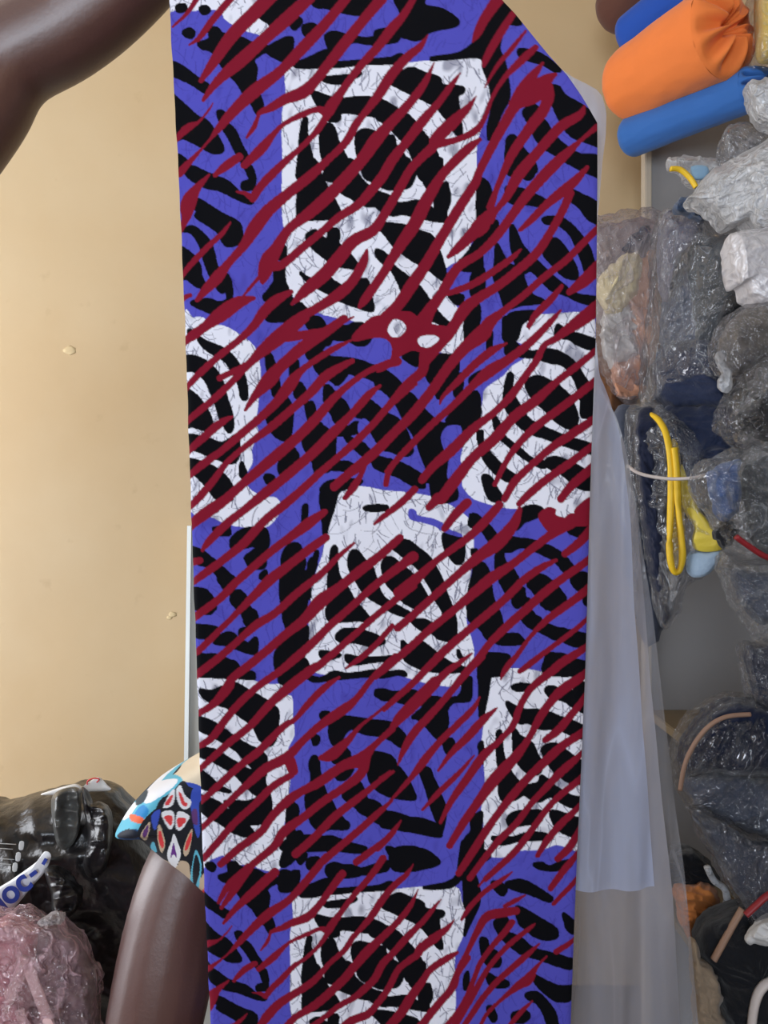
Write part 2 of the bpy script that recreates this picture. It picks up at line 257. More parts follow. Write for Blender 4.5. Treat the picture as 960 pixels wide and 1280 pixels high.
# ------------------------------------------------------------------ the wax print: shapes drawn tile by tile
# W white cell, K and X black shape, B and C blue shape over black, R red stroke (x,y,width), P red shape
PRINT = '''
T 0 0 1
W 359,86 380,83 470,79 520,76 570,71 600,70 606,88 613,108 613,128 606,150 598,172 596,200 597,262 590,298 583,318 560,332 553,345 560,360 573,385 585,400 583,420 567,441 548,438 520,425 498,420 480,402 465,408 440,400 405,393 380,382 362,365 355,345 357,310 352,260 353,200 352,150 357,120 356,100
W 744,392 728,390 690,393 664,396 648,413 645,426 654,432 658,445 640,457 628,470 606,486 603,503 599,521 592,542 580,557 576,575 581,590 578,606 590,622 604,628 626,634 660,638 690,646 715,648 742,656
W 228,402 242,397 256,398 258,408 280,408 305,422 320,436 326,460 325,485 323,508 321,527 324,545 316,560 316,578 309,593 312,610 330,620 345,622 351,634 345,648 332,659 313,660 285,655 262,645 240,640 228,600
W 412,640 418,622 432,612 450,607 478,612 500,614 540,620 565,632 580,642 590,655 592,690 588,720 586,745 583,775 590,800 592,820 584,846 575,858 555,858 530,854 508,848 478,842 440,841 400,843 380,830 378,815 384,800 386,770 388,750 388,735 400,700 405,680 408,660
W 240,850 262,843 293,844 318,851 338,855 353,855 355,868 365,872 366,900 368,918 360,935 358,950 363,968 361,990 358,1015 352,1040 346,1055 345,1088 325,1088 315,1082 300,1081 290,1074 278,1068 264,1073 244,1072
W 614,840 626,834 650,834 680,839 700,842 713,845 725,842 740,842 735,1068 722,1065 697,1056 677,1061 650,1061 638,1067 616,1070 601,1058 600,1045 604,1030 601,1010 606,990 604,955 601,930 605,900 606,880 609,860
T 200 0 3.3103
W 20,-20 500,-20 455,150 420,152 335,125 270,85 240,45 110,45 60,40 20,45
K 68,22 100,18 105,40 75,45
K 165,35 190,28 205,48 180,58
K 95,130 120,118 140,135 130,155 105,145
K 205,125 235,120 262,145 330,160 385,185 450,200 460,205 390,250 400,290 395,350 420,420 425,450 405,475 385,440 365,410 345,385 320,345 275,300 245,255 215,215 175,200 160,180 205,165
K 455,-20 560,-20 535,60 470,120 450,100 415,75 440,40
K 470,190 540,160 548,200 520,255 480,245 440,215
K 545,95 575,80 585,95 560,125 545,115
K 595,110 630,100 650,115 640,150 605,150 592,130
K 685,145 720,130 780,145 860,155 930,135 980,125 980,163 880,178 800,170 760,195 735,215 705,205 690,175
K 625,-20 740,-20 890,-20 870,25 830,55 760,48 690,30 640,25
K 560,270 610,245 690,205 695,240 680,260 640,278 570,282
K 670,258 800,250 1000,235 1000,252 830,262 720,272
K 670,320 700,315 760,310 830,300 790,325 740,340 690,335
K 630,380 690,395 760,405 860,400 970,445 970,500 905,480 840,470 770,460 745,465 740,490 700,495 680,460 650,430
K 600,490 608,500 605,540 615,600 630,660 640,740 570,740 575,650 580,570 590,510
K 665,530 700,510 720,530 735,580 760,630 790,690 800,740 690,740 680,680 665,620
K 810,570 825,540 860,535 930,560 970,575 970,740 860,740 830,680 815,630
K 25,245 85,270 150,320 205,360 210,385 180,380 130,345 30,290
K 35,390 80,415 150,480 200,510 250,590 262,630 220,635 160,600 100,570 45,560
K 240,470 265,470 275,510 310,545 340,610 365,660 375,740 355,700 325,650 290,580 260,530
K 50,630 105,660 95,680 50,700
R 155,-10,30 110,55,20 50,105,12
R 300,-10,35 215,90,35 165,155,28 120,185,8
R 460,-10,70 390,60,70 300,150,65 220,265,50 170,335,25
R 620,-10,55 520,90,65 430,170,60 330,260,65 240,340,45 180,415,20
R 770,-10,45 680,100,50 600,190,55 500,300,50 400,375,65 320,450,55 250,530,40 190,600,12 80,710,45
R 40,590,25 110,530,40 160,505,15 205,455,12 220,430,5
R 915,-10,55 840,80,50 760,180,55 690,270,50 640,335,50 590,385,60 520,415,50 460,450,40 415,470,25 405,490,18 390,530,25 360,575,12
R 1049,-10,30 1004,60,40 960,110,50 900,190,45 820,280,40 760,360,40 710,430,55 690,460,50 650,450,30 580,480,30 510,520,22 470,560,30 420,620,50 350,690,35
R 700,450,45 680,490,35 640,550,30 580,615,25 520,670,35 460,728,42 420,772,40 385,825,40
R 1109,140,5 1074,190,35 1024,230,45 960,300,50 910,380,50 850,460,35 810,510,40 770,580,40 700,650,35 620,728,48 540,795,50 450,872,60 390,952,65 350,1022,45 290,1092,40 240,1152,60 190,1202,45 155,1242,25
R 1134,255,5 1094,340,35 1034,420,45 960,500,50 890,580,65 840,650,60 770,728,60 680,822,60 610,887,55 530,952,45 480,1032,60 450,1082,80 430,1142,55 425,1177,10
R 1244,295,5 1204,350,30 1154,420,35 1084,500,50 1014,590,45 960,660,50 920,728,50 870,790,50 820,842,45 740,892,40 650,972,35 580,1032,40 510,1092,40 470,1102,50
R 330,655,40 280,690,45 230,728,25
T 470 0 3.3103
K 80,-20 190,-20 200,20 270,35 335,75 330,100 270,115 215,130 200,150 160,160 110,145 70,135 40,145 0,160 0,125 60,110 105,85 100,40
K 500,-20 540,-20 555,40 540,90 520,140 510,200 530,250 545,330 550,400 520,460 490,530 470,570 465,520 480,440 475,360 460,310 445,270 440,235 400,228 330,235 240,245 235,235 330,220 390,185 430,130 450,60 490,20
K 540,70 575,60 600,95 560,95
K 0,245 60,235 100,220 115,240 60,250 0,258
K 590,205 640,210 700,235 760,285 740,295 690,265 640,250 600,235
K 600,350 625,340 650,380 620,415 590,420 590,390
K 715,365 750,360 780,400 830,430 870,455 930,500 938,600 860,590 800,560 760,500 730,430
K 610,460 640,435 670,450 665,490 645,520 620,490
K 650,545 690,500 720,540 760,590 830,640 890,660 938,690 938,735 860,710 780,660 720,630 680,600
K 545,570 570,560 610,620 655,680 640,740 600,728 540,660 540,610
K 70,335 110,290 150,278 200,300 260,320 275,350 355,355 360,375 340,390 340,430 355,550 330,545 300,500 250,440 200,410 130,375 70,345
K 0,410 40,420 90,450 140,480 190,540 240,610 265,680 270,740 190,740 160,670 130,600 90,560 40,510 0,480
K -10,560 40,575 90,610 120,650 150,740 -10,740
R 415,390,5 380,440,35 310,510,60 250,570,60 235,605,50 190,645,45 140,700,42 90,790,45 30,892,45 -14,952,55 -94,992,60 -154,1062,65 -214,1132,65 -294,1202,55 -349,1257,15
R 660,195,30 600,250,40 530,320,25 480,400,20 450,480,25 410,535,35 330,575,30 240,595,45
R 510,-15,60 450,70,50 420,130,40 400,165,10
R 575,40,30 530,110,40 480,190,40 450,250,30 445,270,8
R 620,125,12 560,200,25 500,270,20 450,355,8
R 740,310,20 700,335,60 650,385,100 580,430,60 530,510,50 480,600,45 430,700,40 410,752,45 340,862,50 280,962,50 210,1082,55 150,1172,60 90,1262,55 30,1322,60 0,1352,60
R 700,360,70 710,400,60 690,460,55 650,510,55 600,580,50 560,640,45 520,728,32 490,800,26 470,850,30
R 690,260,12 650,310,45 600,370,50 570,430,50
R 860,440,8 840,480,40 770,520,50 720,570,50 660,640,50 590,722,58 540,812,40 500,862,30 470,902,50
R 915,525,30 850,580,20 800,625,40 740,680,55 690,732,55 620,812,50 560,892,45 500,972,45 430,1042,40 350,1092,45 310,1142,50 270,1212,50 220,1282,60 190,1342,90 170,1390,110
R 430,570,20 380,610,45 300,690,45 260,740,48 210,822,62 160,922,65 100,1012,55 40,1112,45 0,1172,45 -44,1232,45 -69,1267,20
T 200 200 3.3103
K 125,25 200,60 280,95 310,120 340,150 385,165 375,185 320,165 250,130 180,110 110,60
K 370,30 385,45 395,90 380,125 345,125 345,100 375,85
K 135,170 160,165 200,190 260,230 325,265 340,300 335,345 290,362 265,345 245,305 200,270 150,235 155,210 135,195
K 95,290 130,275 170,300 205,340 225,390 240,450 280,480 298,520 300,580 285,600 280,550 255,550 220,500 190,430 165,350 130,300
K 60,350 130,390 165,440 170,480 190,530 150,520 110,490 65,480 60,420
K 130,590 200,580 250,595 300,580 290,610 230,635 180,620
K 480,395 510,360 520,370 515,405 490,410
K 475,460 510,440 515,500 540,560 555,620 570,660 500,665 450,665 435,640 450,600 430,570 450,540 475,500
K 565,590 600,610 640,670 720,690 800,680 860,690 870,735 690,735 640,690 580,660
K 575,-10 640,0 660,50 690,110 730,180 745,235 690,240 610,245 570,240 570,150 565,110 580,60
K 700,20 730,-10 800,0 820,60 880,120 970,160 970,205 900,190 850,185 790,150 740,120 705,60
K 850,-10 970,-10 970,110 910,105 870,60
K 605,315 640,290 660,310 690,325 700,290 730,280 740,310 735,340 770,370 810,420 820,445 780,440 720,430 680,400 630,360
K 580,465 620,490 690,480 720,500 770,520 850,490 870,560 880,620 820,605 740,575 690,545 620,510
K 895,375 940,400 960,425 930,430 900,400
R 205,65,12 150,120,45 115,180,80 105,240,45 70,300,30
R 385,165,35 355,145,22 320,138,10
R 410,490,18 370,540,15 345,572,10
R 855,370,15 840,420,45 800,490,50 740,550,55 650,610,45 560,660,45 480,728,50 420,790,45 360,850,28 250,905,32
R 295,265,8 260,310,25 190,370,30 130,430,30 80,485,25
R 125,560,20 75,575,35
R 390,575,20 330,595,60 260,640,75 190,690,48 140,725,50 80,762,35
R 540,545,25 480,580,50 430,630,50 390,690,40 330,750,34 250,812,35 180,872,35 100,952,30
R 800,645,8 740,675,25 690,700,30 590,722,42 500,732,50
T 470 200 3.3103
K 0,150 50,165 100,178 180,165 240,200 245,155 270,110 290,90 300,120 305,160 290,210 285,245 240,245 170,230 110,220 60,225 0,190
K 190,-10 265,-10 270,30 250,70 220,110 200,90 185,40
K 70,-10 130,-10 150,30 160,60 130,110 60,110 20,105 40,60
K 10,270 60,262 120,270 180,290 230,310 260,370 280,430 290,490 260,480 210,440 150,410 80,360 40,310
K 0,370 40,390 75,440 130,480 180,520 230,590 270,640 310,680 290,685 240,660 180,665 110,660 90,640 110,560 80,480 40,420
K 430,75 460,85 475,120 475,160 460,190 470,230 500,250 500,280 470,310 440,380 440,440 400,455 360,450 330,435 380,380 415,320 420,250 420,150
K 545,45 570,30 600,-10 640,-10 660,50 600,55 560,60
K 540,110 580,115 620,130 660,150 710,180 690,195 630,185 580,180 545,160
K 770,-10 938,-10 938,65 880,60 820,30
K 805,130 850,150 935,195 935,260 880,250 840,200 800,165
K 690,245 740,240 790,260 840,310 880,370 905,440 930,480 870,470 850,420 830,370 800,310 750,270 700,265
K 700,350 740,330 780,370 810,420 830,470 820,495 770,480 720,430 690,390
K 560,270 580,300 600,350 640,400 680,440 720,480 770,520 830,560 935,570 935,600 850,590 780,560 720,540 680,500 640,460 600,470 580,430 560,350
K 500,345 520,380 550,430 600,450 610,500 640,560 690,590 600,600 540,610 520,560 490,480 495,420
K 300,545 360,560 345,590 320,580
K 375,640 420,590 430,650 415,700 410,740 370,740
K 395,480 440,440 450,500 440,540 400,560
K 530,740 530,680 550,640 600,628 650,630 640,650 600,680 580,740
K 745,690 780,705 830,735 745,735
R 550,0,35 510,90,25 480,190,25 440,260,80 400,300,60 340,360,45 300,395,20
R 870,35,20 820,90,45 760,140,50 700,190,40 640,250,35 595,290,20
R 800,140,40 770,210,40 720,300,40 660,390,45 580,460,45 500,520,45 420,570,50 370,610,60 330,670,55 280,740,50 210,820,50
R 598,370,10 560,405,30 480,460,35 400,510,35 320,540,30 290,550,20
R 935,265,35 850,350,35 780,420,35 690,490,35 610,560,35 530,620,35 470,670,60 440,720,70 370,772,60 300,852,50 230,952,50 150,1052,50 80,1122,45 0,1202,50 -94,1280,45 -174,1350,45
R 935,425,60 860,500,60 795,550,30
R 765,525,20 720,580,35 660,640,35 625,690,15
R 760,625,10 720,670,30 640,752,40 550,822,45 470,872,60 400,932,40 320,1012,35 230,1092,35 140,1182,35 60,1272,30 40,1340,30
R 935,595,70 850,660,65 780,710,45 740,742,35 690,772,30 660,832,35 610,902,35 560,972,40 490,1042,35 400,1112,45 310,1202,55 240,1262,45 190,1322,40
T 200 400 3.3103
K 115,45 130,45 140,60 125,65
K 160,75 200,95 260,120 300,150 330,190 350,230 362,290 358,330 340,320 330,270 300,210 270,170 220,140 180,110
K 85,150 150,155 200,180 240,220 265,270 280,330 300,390 305,440 290,465 270,440 250,400 235,350 215,300 190,250 150,215 90,200
K 95,290 140,305 175,340 205,390 220,440 190,455 140,440 95,430
K 100,475 190,490 260,510 320,480 330,540 320,580 290,590 230,570 170,545 100,520
K 105,575 180,590 240,620 290,670 300,740 240,740 200,690 150,640 105,610
K 340,590 360,640 365,670 335,640
K 440,150 455,140 475,190 490,250 490,310 470,310 460,260 445,200
K 540,170 565,165 570,210 560,260 590,290 590,320 560,300 540,250
K 440,370 480,330 510,310 540,350 545,400 530,490 480,480 450,430
K 500,560 550,530 560,580 530,640 500,630
K 600,340 620,350 640,420 680,450 720,480 720,560 700,620 640,620 630,560 590,500 600,470 630,460 610,400
K 605,110 640,100 670,130 700,150 680,200 640,180 610,150
K 600,-10 660,-10 700,40 770,25 830,10 870,50 860,90 820,100 760,70 715,60 700,95 640,110 650,70 620,40
K 650,170 720,155 800,160 860,180 910,210 970,270 970,310 930,280 870,240 820,225 780,215 740,260 700,240 690,200
K 690,270 730,310 770,370 780,400 750,440 720,400 690,350
K 840,330 880,340 920,390 970,440 970,540 930,500 890,450 840,400 820,370
K 720,470 780,440 815,420 820,460 760,475
K 800,500 840,510 900,550 970,590 970,640 900,600 840,560 810,530
K 710,600 760,585 800,600 815,620 760,615
K 440,640 470,650 460,672 440,670
K 640,740 660,690 720,665 800,665 830,690 790,700 740,720
R 760,-10,40 680,50,50 590,110,60 500,190,55 450,250,70 400,310,40 355,375,15
R 305,400,10 250,430,40 180,490,40 110,550,32
R 600,-10,40 500,70,60 420,140,42 360,200,30 280,280,35 200,350,35 105,425,32
R 790,80,10 720,115,30 640,165,30 580,210,35 540,260,60 480,340,45 400,420,40 330,480,40 260,540,35 190,590,40 110,655,30
R 795,165,25 740,195,40 680,235,50 620,300,45 540,370,40 450,450,40 360,520,30 280,590,30 220,670,35 160,740,40 105,790,25
R 980,170,45 880,200,30 800,250,30 720,320,40 650,400,50 570,480,50 480,560,55 400,630,50 330,690,45 270,745,50 205,790,60 140,840,50 110,875,30
R 910,270,15 860,310,40 790,390,40 720,460,50 640,540,50 560,610,50 490,670,50 420,728,50 350,785,40 280,840,42 210,910,40 180,950,20
R 1054,260,28 960,345,28 880,430,35 800,510,40 720,580,35 650,640,40 580,705,42 505,770,46 430,832,44 350,920,46 265,990,42 190,1045,42 130,1090,30
R 960,470,35 900,530,35 850,580,40 835,630,25 800,690,40 765,735,25
R 970,585,25 935,625,18
T 470 400 3.3103
K 115,150 150,130 200,120 200,160 165,185
K 0,200 50,220 110,290 170,350 240,420 240,450 270,500 300,560 310,620 290,740 240,740 220,640 190,560 160,480 120,420 80,340 30,290 0,270
K 205,200 240,160 300,140 340,170 330,240 290,290 260,320 240,270
K 300,400 340,370 390,310 420,300 430,380 410,450 370,500 350,520 355,460 330,430 295,430
K 390,240 440,210 440,250 400,270
K -10,400 40,410 90,440 130,490 150,540 120,560 60,540 -10,520
K -10,560 60,580 120,600 180,640 200,690 150,680 80,640 20,620 -10,600
K 230,600 290,560 290,640 330,690 330,740 250,740
K 375,-10 420,-10 410,60 375,70 370,40
K 530,-10 590,0 560,60 590,110 640,135 700,125 760,140 820,180 860,240 910,300 910,380 850,400 845,330 820,250 770,190 720,180 660,160 600,150 540,140 535,80
K 745,25 790,50 850,65 925,90 925,125 850,110 790,75
K 620,260 660,235 720,260 790,310 820,370 830,420 800,450 740,420 700,380 660,340 630,300
K 535,270 550,220 565,235 560,290 600,370 640,420 720,460 800,490 910,520 910,550 850,540 780,520 700,490 620,460 560,400 530,340
K 485,400 505,420 530,480 590,530 650,580 700,590 690,610 640,590 560,530 500,470
K 420,470 440,460 440,510 480,560 540,620 580,650 560,670 500,640 450,580 430,520
K 700,580 740,570 800,590 860,620 910,650 910,700 830,690 770,640 710,610
K 440,650 470,650 500,700 520,740 470,740
K 465,60 480,50 475,110 462,130
B 270,470 300,435 345,435 352,470 330,520 330,560 350,600 330,670 300,640 305,580 280,530
B -92,415 -70,405 -55,425 -65,450 -88,445
P -100,60 -40,0 0,-20 130,-40 200,0 300,20 345,0 345,30 300,90 250,110 190,130 150,125 100,150 50,200 0,215 30,180 62,150 60,100 30,75 -30,75 -90,85
W 48,35 75,-5 115,10 122,40 90,70 60,65
W 172,80 190,62 240,58 262,75 220,108 185,105
R 485,-10,35 440,50,75 370,110,60 300,190,50 230,290,50 150,390,50 80,460,45 0,540,50 -94,625,42
R 200,140,50 190,210,50 130,260,40 60,340,30 0,410,28
R 540,95,10 480,125,40 410,180,40 340,250,35 280,310,20 265,345,8
R 910,125,30 830,190,35 740,260,35 650,340,50 570,400,50 490,490,55 400,570,50 330,660,60 270,740,55
R 910,250,40 820,320,40 740,380,40 660,440,40 590,510,35 540,580,30 490,680,25
R 910,405,40 810,470,45 720,530,40 640,600,35 570,670,40 530,740,35
R 910,510,35 800,590,40 700,660,40 630,720,40 590,760,30
R 910,600,50 810,680,45 760,740,40
R 650,0,20 630,40,8
T 220 600 3.5556
K 190,30 240,10 250,60 200,75
K 170,215 230,205 240,240 200,240
K 245,270 300,220 390,215 410,260 400,300 340,290 290,300
K 310,340 360,310 390,310 395,380 350,390 320,360
K 375,420 400,405 395,440
K 45,295 110,315 160,350 210,390 240,420 270,460 240,490 210,465 180,410 140,380 50,350
K 245,510 280,490 300,520 330,570 355,600 360,640 330,650 300,610 290,580 260,550
K 50,490 110,480 160,520 180,560 150,590 100,570 50,560
K 95,645 150,660 200,690 170,700 110,690
K 220,700 280,705 330,735 350,700 360,720 350,770 290,755 240,730
K 60,770 150,775 220,790 270,830 270,860 60,860
K 475,330 500,290 540,285 560,330 570,370 560,420 600,380 610,350 620,380 590,470 580,540 560,620 540,670 500,680 480,620 470,560 465,500 490,430 470,380
K 450,760 490,700 550,680 580,700 580,760 560,790 600,860 460,860 440,800
K 640,60 680,20 740,5 790,15 760,40 710,50 690,90 680,150 660,120
K 770,310 800,330 840,370 880,400 900,440 970,520 970,560 900,520 850,470 800,400 770,360
K 690,400 705,320 715,330 720,400 740,440 770,500 790,540 850,610 770,625 690,620 675,560 680,470
K 915,370 940,345 970,350 970,400 930,420
K 710,690 750,670 830,665 920,700 925,730 860,730 780,710 740,720
K 640,760 720,765 700,780 640,790
K 760,780 820,785 940,790 950,810 880,820 790,810
K 840,115 930,120 960,130 900,135 850,130
R 660,140,35 590,190,60 510,250,50 430,310,45 350,380,45 270,450,45 190,530,45 60,625,45
R 665,255,45 600,300,50 510,370,50 420,440,60 350,510,50 270,590,35 200,660,35 120,740,40 70,780,30
R 790,280,15 720,340,30 640,420,40 540,500,45 440,590,45 360,640,50 290,700,40 200,780,45 110,850,45 60,895,30
R 995,255,42 900,340,50 820,400,55 720,480,55 640,540,78 570,620,60 480,690,50 400,760,50 320,825,50 250,880,50 230,920,60 170,990,45 80,1045,35
R 1054,340,60 960,410,48 870,480,45 770,570,42 680,650,45 590,740,50 520,800,50 470,842,45 370,912,42 290,982,45 220,1062,45 160,1142,45 80,1190,30
R 1054,470,45 960,545,40 880,610,38 800,680,38 710,760,42 640,820,46 600,845,55 500,922,60 410,1002,50 330,1092,45 240,1162,45 160,1232,40 80,1305,30
R 960,650,30 890,730,35 820,790,35 755,835,15
R 110,355,40 50,370,40
R 1060,40,40 1000,100,40 910,170,28 880,195,15
T 480 600 3.5556
K 380,200 395,150 440,180 480,220 500,250 520,280 490,300 460,260 430,220
K 600,150 650,115 700,130 680,160 620,185 590,215 560,210
K 490,260 560,255 640,270 720,290 790,330 830,380 830,400 790,390 740,345 670,310 600,290 540,285
K 495,340 525,300 530,350 560,400 590,430 595,490 560,520 520,460 510,400
K 650,440 690,420 730,440 780,490 800,530 770,560 720,570 690,530 660,490
K 830,430 870,410 920,430 920,480 860,460
K 600,590 640,580 690,620 760,660 840,670 920,700 920,730 840,720 760,690 690,670 630,640
K 390,440 430,370 460,400 470,450 480,520 510,590 520,640 510,700 470,690 440,650 400,600 375,580 385,500
K 490,700 560,680 600,690 610,720 540,725 500,720
K 430,810 470,780 520,775 545,800 520,860 425,860
K 720,790 780,770 860,800 920,820 920,860 720,860
K 840,215 920,200 880,240 850,245
K -10,350 40,345 80,380 120,420 180,500 200,540 160,570 110,540 70,490 20,460 -10,470
K 45,300 80,280 120,340 160,370 210,400 250,450 270,520 290,570 260,580 220,540 190,470 150,410 100,350
K 250,250 290,240 340,260 350,300 340,350 360,380 350,420 320,410 290,340 260,290
K -10,560 60,590 130,620 180,610 240,640 320,620 330,680 310,740 270,740 220,700 150,680 90,650 30,600
K 80,760 150,740 220,760 280,800 290,860 240,860 150,840 90,800
K 395,300 420,330 400,360 385,340
K 330,750 360,790 350,800
B 105,145 120,125 150,140 150,165 120,168
B 150,165 250,170 330,225 345,250 300,240 220,200 160,185
P 680,165 720,120 760,130 760,155 830,165 850,120 925,75 925,190 850,205 780,215 740,240
R 240,80,60 200,120,40
R 370,100,50 320,150,50 270,215,40
R 510,110,45 450,180,50 380,250,45 300,310,40 220,370,40 130,450,60 60,500,50
R 600,130,30 570,200,60 500,280,75 420,340,60 330,420,45 230,510,45 130,600,45 60,660,45
R 830,180,80 740,240,50 660,300,45 570,370,45 480,430,60 400,500,55 310,580,45 210,660,45 110,750,45 30,820,45 -40,872,45
R 760,355,20 700,385,40 620,440,45 540,520,45 450,600,45 360,680,45 270,760,50 200,830,45 130,905,40 80,950,40 0,1022,32
R 925,220,60 860,280,50 800,325,40
R 925,345,45 810,420,45 720,490,50 630,570,50 550,640,50 470,720,42 420,790,42 360,862,45
R 925,470,50 800,560,45 720,620,40 650,690,25 590,770,30 540,830,36 515,880,12
R 925,600,30 810,690,30 730,750,30 650,810,38 600,845,30
R 920,730,40 800,800,50 740,850,50 650,922,42 600,1002,40 570,1082,40 510,1152,35 440,1222,50 370,1322,50 300,1422,40 250,1522,20
R 390,770,12 340,810,30 290,845,40 225,905,50
T 220 820 3.5556
K 110,145 160,150 220,130 260,120 330,160 400,200 450,240 450,300 440,370 410,400 370,370 340,310 290,270 240,230 180,205 130,180
K 75,265 150,280 210,320 260,360 320,400 380,430 400,470 360,500 320,480 270,420 200,370 150,340 80,310
K 85,400 170,410 230,450 290,490 350,530 380,580 360,620 310,580 260,520 200,480 150,450 85,435
K 340,500 400,490 390,560 410,610 420,680 390,740 330,750 280,730 250,680 220,640 300,650 350,640 380,600 340,560
K 80,490 150,530 190,570 240,600 190,590 80,570
K 90,615 180,640 240,690 300,740 340,790 300,800 240,770 190,730 90,670
K 130,40 200,20 260,60 330,85 345,100 280,95 210,80 150,80
K 450,90 470,20 520,0 570,10 590,60 640,80 740,65 870,68 970,55 970,75 870,85 740,80 640,95 590,110 560,100 520,110 470,130 455,110
K 680,330 700,270 790,275 880,290 970,310 970,370 890,345 820,320 760,330 720,400 690,380
K 885,165 910,155 970,180 970,205 900,185
K 640,260 665,250 680,275 650,280
K 605,365 630,360 630,385 615,395
K 695,440 730,400 770,430 760,460 700,470
K 600,460 625,455 635,510 660,600 700,680 750,740 760,770 690,770 630,760 590,700 580,640 600,560
K 720,500 760,480 785,500 760,540 730,530
K 745,600 790,560 820,570 830,610 880,670 970,720 970,770 890,740 820,690 770,650
K 840,440 880,430 970,470 970,620 900,590 860,540 865,480
K 560,800 640,810 740,830 740,860 540,860
K 500,660 530,660 540,700 500,770 490,760
K 480,830 550,780 560,860 470,860
K 590,820 640,805 740,840 700,870 620,850
K 670,950 760,935 830,960 790,985 700,985
R 725,95,15 660,140,40 580,220,40 530,280,30 480,310,40 420,370,45 360,430,50 280,490,45 190,570,45 90,660,32
R 975,10,50 880,90,35 800,190,40 740,240,60 640,310,50 560,380,45 490,450,60 400,500,60 330,560,50 240,640,40 100,775,35
R 505,470,70 520,510,60
R 1014,160,30 960,200,20 900,250,18 820,310,22 760,380,45 690,440,70 640,455,30
R 960,330,40 880,400,40 820,460,80 740,490,60 640,560,60 560,600,50 500,640,60 430,710,50 370,790,50 280,853,50 200,920,45
R 510,530,40 430,580,45 350,660,45 260,740,45 180,830,45 120,900,40
R 840,460,60 820,525,60 740,590,50 650,650,50 560,720,50 480,780,60 430,853,50 350,920,45 240,1010,45 190,1090,25
R 950,520,20 890,570,35 800,640,45 700,720,50 620,800,50 530,880,50
R 960,650,15 900,700,40 820,770,45 740,840,45 650,915,50
R 970,790,25 890,853,40 800,920,45
T 480 820 3.5556
K 80,20 130,-10 240,-10 270,40 230,70 180,80 110,50
K 330,-10 380,-10 380,190 355,180 345,100 360,60
K 270,40 320,45 345,60 330,30
K 425,30 440,-10 540,-10 550,20 510,50 480,60 460,120 445,200 435,230 430,150
K -10,175 60,190 110,160 160,170 200,195 270,190 345,185 300,210 270,260 280,320 250,370 220,330 190,300 150,280 190,230 110,210 60,200 -10,195
K -10,320 30,310 70,335 95,370 70,390 30,370 -10,350
K -10,460 40,480 80,530 120,590 135,640 80,640 20,620 -10,600
K 160,510 200,505 220,560 245,630 270,700 240,740 210,670 190,600
K -10,700 60,710 130,735 190,750 240,770 250,800 170,795 80,780 -10,760
K 265,380 300,370 310,400 280,430
K 420,400 435,380 435,440
K 390,740 430,690 430,760 425,870 380,960 330,980 340,860 350,820 390,800
K 565,130 600,120 640,125 640,140 590,148
K 715,145 750,135 800,160 840,150 860,110 915,150 915,250 850,230 800,195 740,180
K 540,200 580,220 620,235 700,240 780,270 840,290 910,330 910,370 840,350 770,320 700,320 640,290 600,290 570,260
K 575,320 600,350 650,380 680,440 700,480 680,520 620,500 580,440 570,370
K 500,340 515,330 520,390 530,450 560,510 600,560 620,600 540,640 510,600 510,520 500,430
K 700,410 760,390 820,430 895,490 895,560 830,560 780,530 740,490
K 600,580 680,560 700,530 760,580 830,620 890,640 890,680 810,660 740,620 690,640 640,620
K 545,720 570,690 640,680 700,690 690,730 620,740 560,745
K 740,690 800,700 885,740 885,800 810,790 760,750
K 480,800 560,800 640,780 720,790 700,810 600,810 520,830
K 40,870 140,860 210,900 240,910 200,935 100,950 30,930
R 430,0,50 360,80,45 280,180,40 200,270,45 130,350,50 90,420,40 60,490,10
R 225,120,70 130,220,72 70,280,62 30,330,30
R 425,180,10 390,240,35 320,310,40 240,390,40 170,480,50 110,560,30 0,680,15
R 500,225,10 440,280,45 370,360,50 300,430,35 240,510,15
R 400,440,10 330,520,30 250,600,35 170,690,15
R 900,75,50 800,140,60 740,200,50 690,270,50 640,360,40 580,440,60 490,540,70 420,640,55 350,740,50 290,840,40
R 905,170,45 820,270,45 770,330,50 715,370,40
R 905,325,50 800,390,50 720,460,55 630,540,50 560,620,50 500,700,45 440,790,48 400,853,48 330,960,40
R 905,410,30 800,500,50 720,580,45 650,650,40 580,740,42 510,810,42 440,900,40 380,980,40
R 895,530,45 790,610,40 720,680,40 650,770,42 570,870,42 450,985,36
R 890,650,35 790,740,45 720,820,45 680,880,30
R 885,760,50 820,853,50 770,900,40
R -10,550,40 40,520,20
R 75,740,10 30,800,40 -30,860,40
T 370 590 4
X 120,120 150,60 210,40 290,45 270,70 210,100 190,170 160,260 140,320 130,200
X 345,175 400,165 450,170 450,185 400,192 350,188
X 165,500 175,400 190,370 205,390 200,440 215,520 250,570 290,640 350,710 360,740 300,740 220,745 165,740 150,700 165,640 160,570
X 262,440 280,395 310,400 340,440 380,480 400,540 420,600 450,640 520,680 570,710 540,720 480,700 420,660 370,630 330,590 300,540 270,490
X 430,470 450,430 480,430 530,470 590,520 630,580 660,640 650,670 600,680 540,650 490,600 450,550
X 480,370 520,340 570,350 620,390 660,420 700,480 730,540 750,600 780,680 800,760 790,840 720,835 680,805 620,785 580,745 630,738 690,760 735,745 735,700 700,640 680,590 650,540 610,480 560,440 510,400
X 735,320 760,305 800,310 835,345 840,400 832,450 800,455 770,420 745,380
X 200,820 230,790 290,785 350,800 420,830 440,855 380,870 300,850 240,850 210,840
X 120,900 180,905 220,915 170,935 130,930
X 250,915 300,925 400,930 510,925 470,945 380,950 290,960 255,945
X 530,850 560,870 620,850 680,890 730,930 780,960 850,985 800,1000 720,1000 640,990 570,960 540,930
X 880,390 900,400 920,460 960,500 960,700 900,720 870,680 860,640 880,540 890,460
X 810,890 825,920 835,935 815,925
X 60,460 80,430 90,470 75,560 65,520
